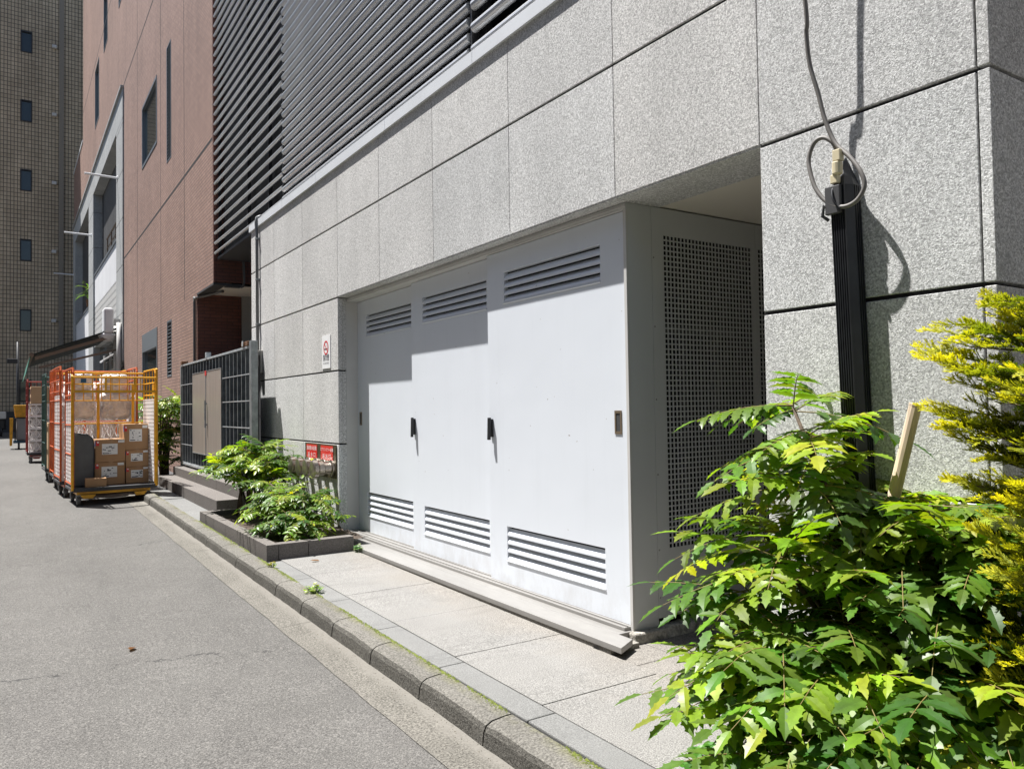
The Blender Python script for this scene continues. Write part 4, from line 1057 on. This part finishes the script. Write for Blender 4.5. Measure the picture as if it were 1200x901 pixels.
# small ground plants
def rosette(name, label, base, n, r, seed, lw, col, group=None, hz=.05):
    rnd = random.Random(seed); fo = MB(); sm = MB()
    for k in range(n):
        a = rnd.uniform(0, 2*pi); q = r*math.sqrt(rnd.random()); h = hz*rnd.uniform(.4, 1.2)*(1.1-q/r*.6)
        p = Vector((base[0]+q*cos(a), base[1]+q*sin(a), base[2]+h))
        sm.tube([(base[0]+q*.5*cos(a), base[1]+q*.5*sin(a), base[2]-.005), tuple(p)], [.0014, .001], 4, cap=False)
        nn = Vector((rnd.uniform(-.5, .5), rnd.uniform(-.5, .5), 1)).normalized(); e1 = nn.cross(Vector((1, 0, 0))).normalized(); e2 = nn.cross(e1)
        rr = lw*rnd.uniform(.6, 1.2); c = tuple(v*rnd.uniform(.75, 1.25) for v in col); kk = len(fo.v)
        fo.v += [tuple(p-nn*rr*.15)]+[tuple(p+(e1*cos(2*pi*i/9)+e2*sin(2*pi*i/9))*rr*(.95+.1*(i % 2))) for i in range(9)]; fo.c += [c]*10
        fo.f += [(kk, kk+1+i, kk+1+(i+1) % 9) for i in range(9)]
    t = thing(name, label, 'plant', base, group=group)
    obj('foliage', fo, MT['leaf'], t); obj('stem', sm, mk('weed_stalk', (.08, .14, .03), .7), t)
rosette('ground_plant', 'small round leaved plant on the ground under the big shrub', (2.13, 1.93, .145), 130, .15, 3, .017, (.06, .16, .02), hz=.07)
rosette('weed', 'larger pale weed growing from the joint behind the kerb', (1.80, 5.36, road_z(5.36)+.112), 46, .07, 4, .013, (.17, .25, .05), 'weeds along the kerb', .05)
rosette('weed', 'tiny weed by the corner of the stone planter', (1.79, 6.35, road_z(6.35)+.112), 22, .04, 6, .011, (.22, .25, .04), 'weeds along the kerb', .04)
rosette('weed', 'little weed between stone planter and door step', (2.64, 6.62, .175), 18, .05, 7, .018, (.10, .2, .05), 'weeds along the kerb', .06)
# fallen leaves
for (x, y, lab) in ((2.25, 1.98, 'dry brown leaf lying near the round leaved plant'), (.62, 5.1, 'dark dry leaf lying out on the asphalt'), (2.2, 6.4, 'dry leaf lying by the end of the stone planter')):
    m = MB(); z = (pav_z(y) if x > 1.8 else road_z(y))+.006
    a = x*7
    leaflet(m, Vector((x, y, z)), Vector((cos(a), sin(a), .05)), Vector((0, 0, 1)), .075, .02, (.16, .07, .025), -.05, .35)
    tag(obj('fallen_leaf', m, MT['leaf']), lab, 'leaf', 'fallen leaves')

# ------------------------------------------------------------------ cage trolleys
def cage(loc, rotdeg, label, post, side, w=1.1, d=.86, H=1.95, front=True, liner=False, decor=None, group='cage trolleys along the street'):
    loc = (loc[0], loc[1], road_z(loc[1])+.004)
    t = thing('cage_trolley', label, 'trolley', loc, R(rotdeg), group)
    K = dict(parent=t, local=True)
    m = MB(); m.box(0, w, 0, d, .205, .245); m.box(-.004, w+.004, -.004, .03, .195, .25); obj('deck', m, MT['deck'], bevel=.006, **K)
    m = MB()
    m.box(.1, w-.12, .05, .09, .155, .194); m.box(.1, w-.12, d-.09, d-.05, .155, .194); m.box(.06, .1, .03, d-.03, .155, .194); m.box(w-.12, w-.08, .03, d-.03, .155, .194)
    m.hexa([(.14, .0, .1), (.26, .0, .1), (.3, .0, .15), (.1, .0, .15)][::1], [(.14, .05, .1), (.26, .05, .1), (.3, .05, .15), (.1, .05, .15)])
    m.hexa([(w-.28, .0, .1), (w-.17, .0, .1), (w-.13, .0, .15), (w-.3, .0, .15)], [(w-.28, .05, .1), (w-.17, .05, .1), (w-.13, .05, .15), (w-.3, .05, .15)])
    recalc(obj('base_frame', m, post, **K))
    for x in (.09, w-.13):
        for y in (.1, d-.1):
            c = MB(); c.box(x-.03, x+.03, y-.025, y+.025, .125, .154); c.box(x-.032, x-.026, y-.03, y+.03, .06, .125); c.box(x+.026, x+.032, y-.03, y+.03, .06, .125)
            o = obj('caster', c, MT['galv'], **K)
            c = MB(); c.lathe((x-.022, y+.01, .066), (1, 0, 0), [(0, .055), (.004, .066), (.04, .066), (.044, .055)], 16)
            recalc(obj('wheel', c, MT['rubber'], o, local=True))
    for nm, x, mt in (('side_panel', .012, side), ('side_panel', w-.012, post)):
        m = MB()
        m.tube([(x, .012, .25), (x, .012, H-.06), (x, .04, H), (x, d-.04, H), (x, d-.012, H-.06), (x, d-.012, .25)], .0155, 8)
        for z in (.3, .72, 1.14, 1.5): m.tube([(x, .012, z), (x, d-.012, z)], .011, 6)
        for z in (H-.38, H-.2): m.tube([(x, .012, z), (x, d-.012, z)], .012, 6)
        for q in range(1, 4):
            y = d*q/4; m.tube([(x, y, .3), (x, y, H if q != 2 else H)], .0085, 6)
        m.box(x-.006, x+.006, .1, .22, H-.36, H-.2)
        obj(nm, m, mt, **K)
    if liner:
        for x in (.009, w-.03):
            m = MB(); n1, n2 = 12, 22; pz = (H-.72)/n2; py = (d-.08)/n1
            us = [.04]; vs = [.28]
            for i in range(n1): us += [.04+py*i+.013, .04+py*(i+1)-.013]
            us.append(d-.04)
            for j in range(n2): vs += [.28+pz*j+.013, .28+pz*(j+1)-.013]
            vs.append(.28+pz*n2)
            m.plate(us, vs, lambda i, j: not (i % 2 == 1 and j % 2 == 1), lambda u, v, w_: (x+w_, u, v), .006)
            recalc(obj('liner', m, MT['white_plastic'], **K))
    m = MB()
    m.tube([(.012, d-.014, H-.03), (w-.012, d-.014, H-.03)], .015, 8); m.tube([(.012, d-.014, H-.2), (w-.012, d-.014, H-.2)], .011, 6)
    for z in (.32, .75, 1.15, 1.5): m.tube([(.012, d-.014, z), (w-.012, d-.014, z)], .01, 6)
    for q in range(1, 9): m.tube([(w*q/9, d-.014, 1.5), (w*q/9, d-.014, H-.03)], .008, 6)
    for q in (.40, .84): m.tube([(w*q, d-.03, .25), (w*q, d-.03, H-.2)], .02, 8)
    obj('back_panel', m, post, **K)
    if front:
        for x in (.0, w):
            m = MB(); m.tube([(x, -.012, .22), (x, -.012, H-.12 if x == 0 else H), (x, .01, H-.1 if x == 0 else H)], .017, 8)
            obj('front_upright', m, post, **K)
        m = MB()
        m.box(.0, w, -.03, -.01, 1.6, 1.635); m.tube([(0, -.02, H-.13), (w, -.02, H-.13)], .014, 8)
        m.tube([(.02, -.02, 1.72), (w-.2, -.02, 1.72)], .008, 6)
        for x in (.12, .42, .5, .8, .88): m.box(x-.014 if x in (.42, .8) else x-.006, x+.014 if x in (.42, .8) else x+.006, -.024, -.016, 1.635, H-.13)
        obj('front_gate', m, MT['yellow'] if post is MT['yellow'] else post, **K)
        m = MB(); m.box(.1, .17, -.036, -.032, 1.74, 1.8); obj('latch_plate', m, MT['bluepaint'], **K)
    return t
def child_box(name, label, loc_in, cg, size, mat, cat='box', group=None, labels=True, rot=0, bev=.006):
    """a box standing in a trolley, placed in that trolley's frame"""
    Mw = Matrix.Translation(cg.location) @ Matrix.Rotation(cg.rotation_euler.z, 4, 'Z')
    p = Mw @ Vector(loc_in)
    t = thing(name, label, cat, p, cg.rotation_euler.z+R(rot), group); sx, sy, sz = size
    m = MB(); m.box(0, sx, 0, sy, 0, sz); obj('carton', m, mat, t, local=True, bevel=bev)
    if labels:
        K = dict(parent=t, local=True)
        m = MB(); m.box(sx*.46, sx*.6, -.0015, -.0005, sz*.72, sz+.0012); m.box(sx*.46, sx*.6, -.0015, sy, sz+.0004, sz+.0014); obj('tape', m, MT['tape'], **K)
        m = MB(); m.box(sx*.47, sx*.6, -.0015, -.0005, 0, sz*.15); obj('tape', m, MT['tape'], **K)
        m = MB(); m.box(sx*.22, sx*.74, -.003, -.0016, sz*.33, sz*.80); l = obj('shipping_label', m, MT['paper'], **K)
        m = MB(); rr = random.Random(int(sx*1000+sz*777+loc_in[2]*100))
        for k in range(13):
            a = sx*(.24+.44*rr.random()); z = sz*(.36+.4*rr.random()); ww = rr.choice((.01, .02, .04)); m.box(a, min(a+ww, sx*.73), -.0042, -.0032, z, z+rr.choice((.006, .012)))
        m.box(sx*.25, sx*.46, -.0042, -.0032, sz*.36, sz*.36+.012)
        obj('printing', m, MT['ink'], l, local=True)
        m = MB(); m.box(sx*.02, sx*.13, -.003, -.0016, sz*.72, sz*.93); s_ = obj('red_sticker', m, MT['red'], **K)
        m = MB(); m.box(sx*.055, sx*.115, -.0042, -.0032, sz*.84, sz*.91); obj('sticker_mark', m, MT['paper'], s_, local=True)
        m = MB(); m.box(-.0016, -.0006, .0, .04, sz*.70, sz*.93); obj('blue_sticker', m, mk('blue_sticker', (.06, .12, .35), .5), **K)
        m = MB(); m.box(sx*.76, sx*.97, -.003, -.0016, sz*.84, sz*.95); obj('small_label', m, MT['paper'], **K)
    return t
def crate(cg, loc_in, size, label, group):
    """white folding crate with lattice walls"""
    Mw = Matrix.Translation(cg.location) @ Matrix.Rotation(cg.rotation_euler.z, 4, 'Z')
    t = thing('lattice_crate', label, 'crate', Mw @ Vector(loc_in), cg.rotation_euler.z, group); sx, sy, sz = size
    K = dict(parent=t, local=True)
    m = MB(); e = .022
    for (a, b, c_, d_) in ((0, sx, 0, e), (0, sx, sy-e, sy), (0, e, e, sy-e), (sx-e, sx, e, sy-e)):
        m.box(a, b, c_, d_, 0, e); m.box(a, b, c_, d_, sz-e*1.4, sz-.003)
    for x in (0, sx-e):
        for y in (0, sy-e): m.box(x+.001, x+e-.001, y+.001, y+e-.001, e, sz-e*1.4)
    def bar(p, q): m.tube([p, q], .007, 4)
    n = max(2, round(sx/.13)); z0, z1 = e, sz-e*1.4
    for k in range(n):
        a, b = e+(sx-2*e)*k/n, e+(sx-2*e)*(k+1)/n
        for y in (.012, sy-.012): bar((a, y, z0), (b, y, z1)); bar((a, y+.002, z1), (b, y+.002, z0)); bar((b, y, z0), (b, y, z1))
    n = max(2, round(sy/.13))
    for k in range(n):
        a, b = e+(sy-2*e)*k/n, e+(sy-2*e)*(k+1)/n
        for x in (.012, sx-.012): bar((x, a, z0), (x, b, z1)); bar((x+.002, a, z1), (x+.002, b, z0)); bar((x, b, z0), (x, b, z1))
    obj('lattice', m, MT['white_plastic'], **K)
    m = MB(); m.box(e, sx-e, e, sy-e, .002, .012); obj('floor', m, MT['white_plastic'], **K)
def film_bundle(cg, loc_in, size, label, seed):
    Mw = Matrix.Translation(cg.location) @ Matrix.Rotation(cg.rotation_euler.z, 4, 'Z')
    rr = random.Random(seed); sx, sy, sz = size; n = 9
    import mathutils
    m = MB(); vs = []; 
    nu, nv = 24, 14
    for j in range(nv+1):
        for i in range(nu):
            th = 2*pi*i/nu; ph = -pi/2+pi*j/nv
            c = lambda v: math.copysign(abs(v)**.35, v)
            x, y, z = c(cos(ph))*c(cos(th)), c(cos(ph))*c(sin(th)), c(sin(ph))
            nz = mathutils.noise.noise(Vector((x*2+seed, y*2, z*2)))*.12+mathutils.noise.noise(Vector((x*6, y*6+seed, z*6)))*.06
            vs.append((sx/2*(1+x*(1-.12+nz)), sy/2*(1+y*(1-.12+nz)), sz/2*(1+z*(1-.05+nz*.3))))
    fs = [(j*nu+i, j*nu+(i+1) % nu, (j+1)*nu+(i+1) % nu, (j+1)*nu+i) for j in range(nv) for i in range(nu)]
    m.add(vs, fs)
    o = obj('wrapped_bundle', m, MT['film'], smooth=True); o.location = Mw @ Vector(loc_in); o.rotation_euler = (0, 0, cg.rotation_euler.z)
    tag(o, label, 'bundle', 'plastic wrapped bundles in the trolleys')

c1 = cage((.74, 12.5), 3, 'front cage trolley in yellow and orange, open towards us and loaded with parcels', MT['yellow'], MT['orange'], liner=True)
G = 'cardboard boxes stacked in the front trolley'
ZD = .2465
child_box('cardboard_box', 'lower box of the left hand stack in the front trolley', (.33, .36, ZD), c1, (.40, .42, .335), MT['card'], group=G)
child_box('cardboard_box', 'upper box of the left hand two box stack in the front trolley', (.335, .35, ZD+.337), c1, (.40, .42, .335), MT['card'], group=G)
child_box('cardboard_box', 'bottom box of the three box stack in the front trolley', (.745, .36, ZD), c1, (.315, .42, .245), MT['card'], group=G)
child_box('cardboard_box', 'middle box of the three box stack in the front trolley', (.742, .35, ZD+.247), c1, (.315, .42, .25), MT['card'], group=G)
child_box('cardboard_box', 'tallest box topping the three box stack in the front trolley', (.72, .37, ZD+.499), c1, (.335, .42, .39), MT['card'], group=G)
child_box('cardboard_box', 'small flat box without labels at the front edge of the trolley deck', (.17, .07, ZD), c1, (.27, .2, .125), MT['card'], group=G, labels=False, rot=-6)
# grey insulated bag
Mw = Matrix.Translation(c1.location) @ Matrix.Rotation(c1.rotation_euler.z, 4, 'Z')
bg_ = thing('insulated_bag', 'tall grey soft bag standing in the front trolley', 'bag', Mw @ Vector((.05, .3, ZD)), c1.rotation_euler.z)
m = MB(); pr = [(0, 0), (.02, -.0), (.255, 0), (.265, .02), (.27, .6), (.25, .70), (.19, .755), (.06, .775), (.01, .75), (0, .7)]
m.prism(pr, 'y', 0, .5); recalc(obj('body', m, MT['grey_fabric'], bg_, local=True, bevel=.02, seg=3))
m = MB(); m.tube([(.258, -.006, .03), (.264, -.006, .6), (.245, -.006, .69), (.19, -.006, .742), (.06, -.006, .762)], .006, 6); obj('piping', m, MT['black_plastic'], bg_, local=True)

c2 = cage((.65, 13.78), 3, 'orange cage trolley directly behind the front one, packed with white crates', MT['orange'], MT['orange'], front=False, H=2.02, liner=True)
GC = 'white lattice crates in the trolleys'
for i, x in enumerate((.04, .56)):
    for k in range(3):
        crate(c2, (x, .06, ZD+.302*k), (.5, .7, .3), ('left' if i == 0 else 'right')+' white lattice crate, '+('bottom', 'middle', 'top')[k]+' layer, in the orange trolley behind the parcels', GC)
film_bundle(c2, (.04, .08, ZD+.92), (.5, .66, .5), 'left shiny wrapped bundle on the crates of the orange trolley', 1)
film_bundle(c2, (.56, .08, ZD+.92), (.5, .66, .48), 'right shiny wrapped bundle on the crates of the orange trolley', 2)
film_bundle(c2, (.1, .1, ZD+1.40), (.42, .6, .3), 'topmost left wrapped bundle reaching the rail of the orange trolley', 3)
film_bundle(c2, (.6, .1, ZD+1.39), (.42, .6, .3), 'topmost right wrapped bundle reaching the rail of the orange trolley', 5)
c3 = cage((.62, 15.0), 2, 'yellow and orange cage trolley third in the row, mostly hidden', MT['yellow'], MT['orange'], front=False, H=2.02)
film_bundle(c3, (.05, .06, ZD+.002), (1.0, .74, 1.6), 'big wrapped bundle filling the third trolley', 7)
c4 = cage((.55, 16.6), 2, 'dark green cage trolley fourth in the row', MT['greenpaint'], MT['greenpaint'], front=False, H=2.0)
child_box('cardboard_box', 'tall pale carton in the dark green trolley', (.05, .05, ZD), c4, (.95, .7, .85), MT['card_pale'], labels=False)
film_bundle(c4, (.05, .06, ZD+.852), (.95, .72, .8), 'wrapped bundle on the pale carton in the dark green trolley', 9)
c5 = cage((.36, 22.3), 1, 'dark red cage trolley standing farthest down the street', MT['redpaint'], MT['redpaint'], front=False, H=2.05, w=1.0)
for i, x in enumerate((.04, .5)):
    for k in range(4):
        crate(c5, (x, .06, ZD+.302*k), (.44, .7, .3), ('left' if i == 0 else 'right')+' white lattice crate, '+('bottom', 'second', 'third', 'top')[k]+' layer, in the dark red trolley', GC)
for i, x in enumerate((.07, .53)):
    for k in range(4):
        film_bundle(c5, (x, .1, ZD+.02+.302*k), (.38, .62, .25), ('left' if i == 0 else 'right')+' wrapped bundle, '+('bottom', 'second', 'third', 'top')[k]+' layer, inside the dark red trolley crates', 20+i*4+k)
child_box('cardboard_box', 'pale carton on top of the crates in the dark red trolley', (.08, .08, ZD+1.21), c5, (.6, .6, .42), MT['card_pale'], labels=False)
# small hand cart
hz = road_z(29.5)
hc = thing('hand_cart', 'small blue hand cart with a yellow bin and grey sacks beyond the red trolley', 'cart', (.2, 29.5, hz))
m = MB(); m.box(.1, 1.0, 29.4, 30.2, hz+.2, hz+.27); obj('deck', m, MT['bluepaint'], hc)
m = MB(); m.tube([(.15, 29.45, hz+.27), (.15, 29.45, hz+1.0), (.9, 29.45, hz+1.0), (.9, 29.45, hz+.27)], .02, 8); obj('handle', m, MT['black_metal'], hc)
for x in (.25, .85):
    m = MB(); m.lathe((x-.03, 29.5, hz+.1), (1, 0, 0), [(0, .1), (.06, .1)], 14); recalc(obj('wheel', m, MT['rubber'], hc))
m = MB(); m.hexa([(.0, 29.42, hz+.12), (.07, 29.42, hz+.12), (.07, 30, hz+.12), (.0, 30, hz+.12)], [(.0, 29.42, hz+1.0), (.1, 29.42, hz+1.0), (.1, 30, hz+1.0), (.0, 30, hz+1.0)]); obj('side_board', m, MT['yellow'], hc)
for k, x in enumerate((.18, .55)):
    m = MB(); m.box(x, x+.33, 29.5, 30.1, hz+.272, hz+1.02)
    tag(obj('grey_sack', m, MT['grey_fabric'] if k else mk('pale_sack', (.3, .3, .31), .8), bevel=.05), ('left pale' if k == 0 else 'right dark')+' grey sack standing on the small hand cart', 'sack', 'sacks on the hand cart')
m = MB(); m.hexa([(.15, 29.5, hz+1.025), (.95, 29.5, hz+1.025), (.95, 30.1, hz+1.025), (.15, 30.1, hz+1.025)], [(.1, 29.45, hz+1.42), (1.0, 29.45, hz+1.42), (1.0, 30.15, hz+1.42), (.1, 30.15, hz+1.42)])
tag(obj('yellow_bin', m, MT['yellow'], bevel=.02), 'yellow plastic bin on top of the sacks of the hand cart', 'bin')
# parked scooter at the frame edge, seen from behind
sz_ = road_z(41.5); sx_ = -.33; sy_ = 41.5
sc_ = thing('parked_scooter', 'black scooter with a pale rear box parked in the shade before the tower', 'scooter', (sx_, sy_, sz_))
for dy in (0, 1.25):
    m = MB(); m.lathe((sx_-.06, sy_+dy, sz_+.24), (1, 0, 0), [(0, .17), (.02, .24), (.1, .24), (.12, .17)], 18); recalc(obj('wheel', m, MT['black_metal'], sc_))
m = MB(); m.hexa([(sx_-.16, sy_-.2, sz_+.35), (sx_+.16, sy_-.2, sz_+.35), (sx_+.12, sy_+1.0, sz_+.3), (sx_-.12, sy_+1.0, sz_+.3)], [(sx_-.12, sy_-.2, sz_+.78), (sx_+.12, sy_-.2, sz_+.78), (sx_+.1, sy_+.6, sz_+.78), (sx_-.1, sy_+.6, sz_+.78)])
m.hexa([(sx_-.2, sy_+1.0, sz_+.3), (sx_+.2, sy_+1.0, sz_+.3), (sx_+.1, sy_+1.3, sz_+.5), (sx_-.1, sy_+1.3, sz_+.5)], [(sx_-.2, sy_+.95, sz_+1.0), (sx_+.2, sy_+.95, sz_+1.0), (sx_+.12, sy_+1.15, sz_+1.05), (sx_-.12, sy_+1.15, sz_+1.05)])
obj('body', m, MT['black_metal'], sc_, bevel=.03)
m = MB(); m.tube([(sx_-.35, sy_+.9, sz_+1.1), (sx_, sy_+1.05, sz_+1.08), (sx_+.35, sy_+.9, sz_+1.1)], .018, 8); obj('handlebar', m, MT['black_metal'], sc_)
m = MB(); m.box(sx_-.2, sx_+.2, sy_-.35, sy_+.05, sz_+.8, sz_+1.12); obj('rear_box', m, MT['frame_grey'], sc_, bevel=.03)
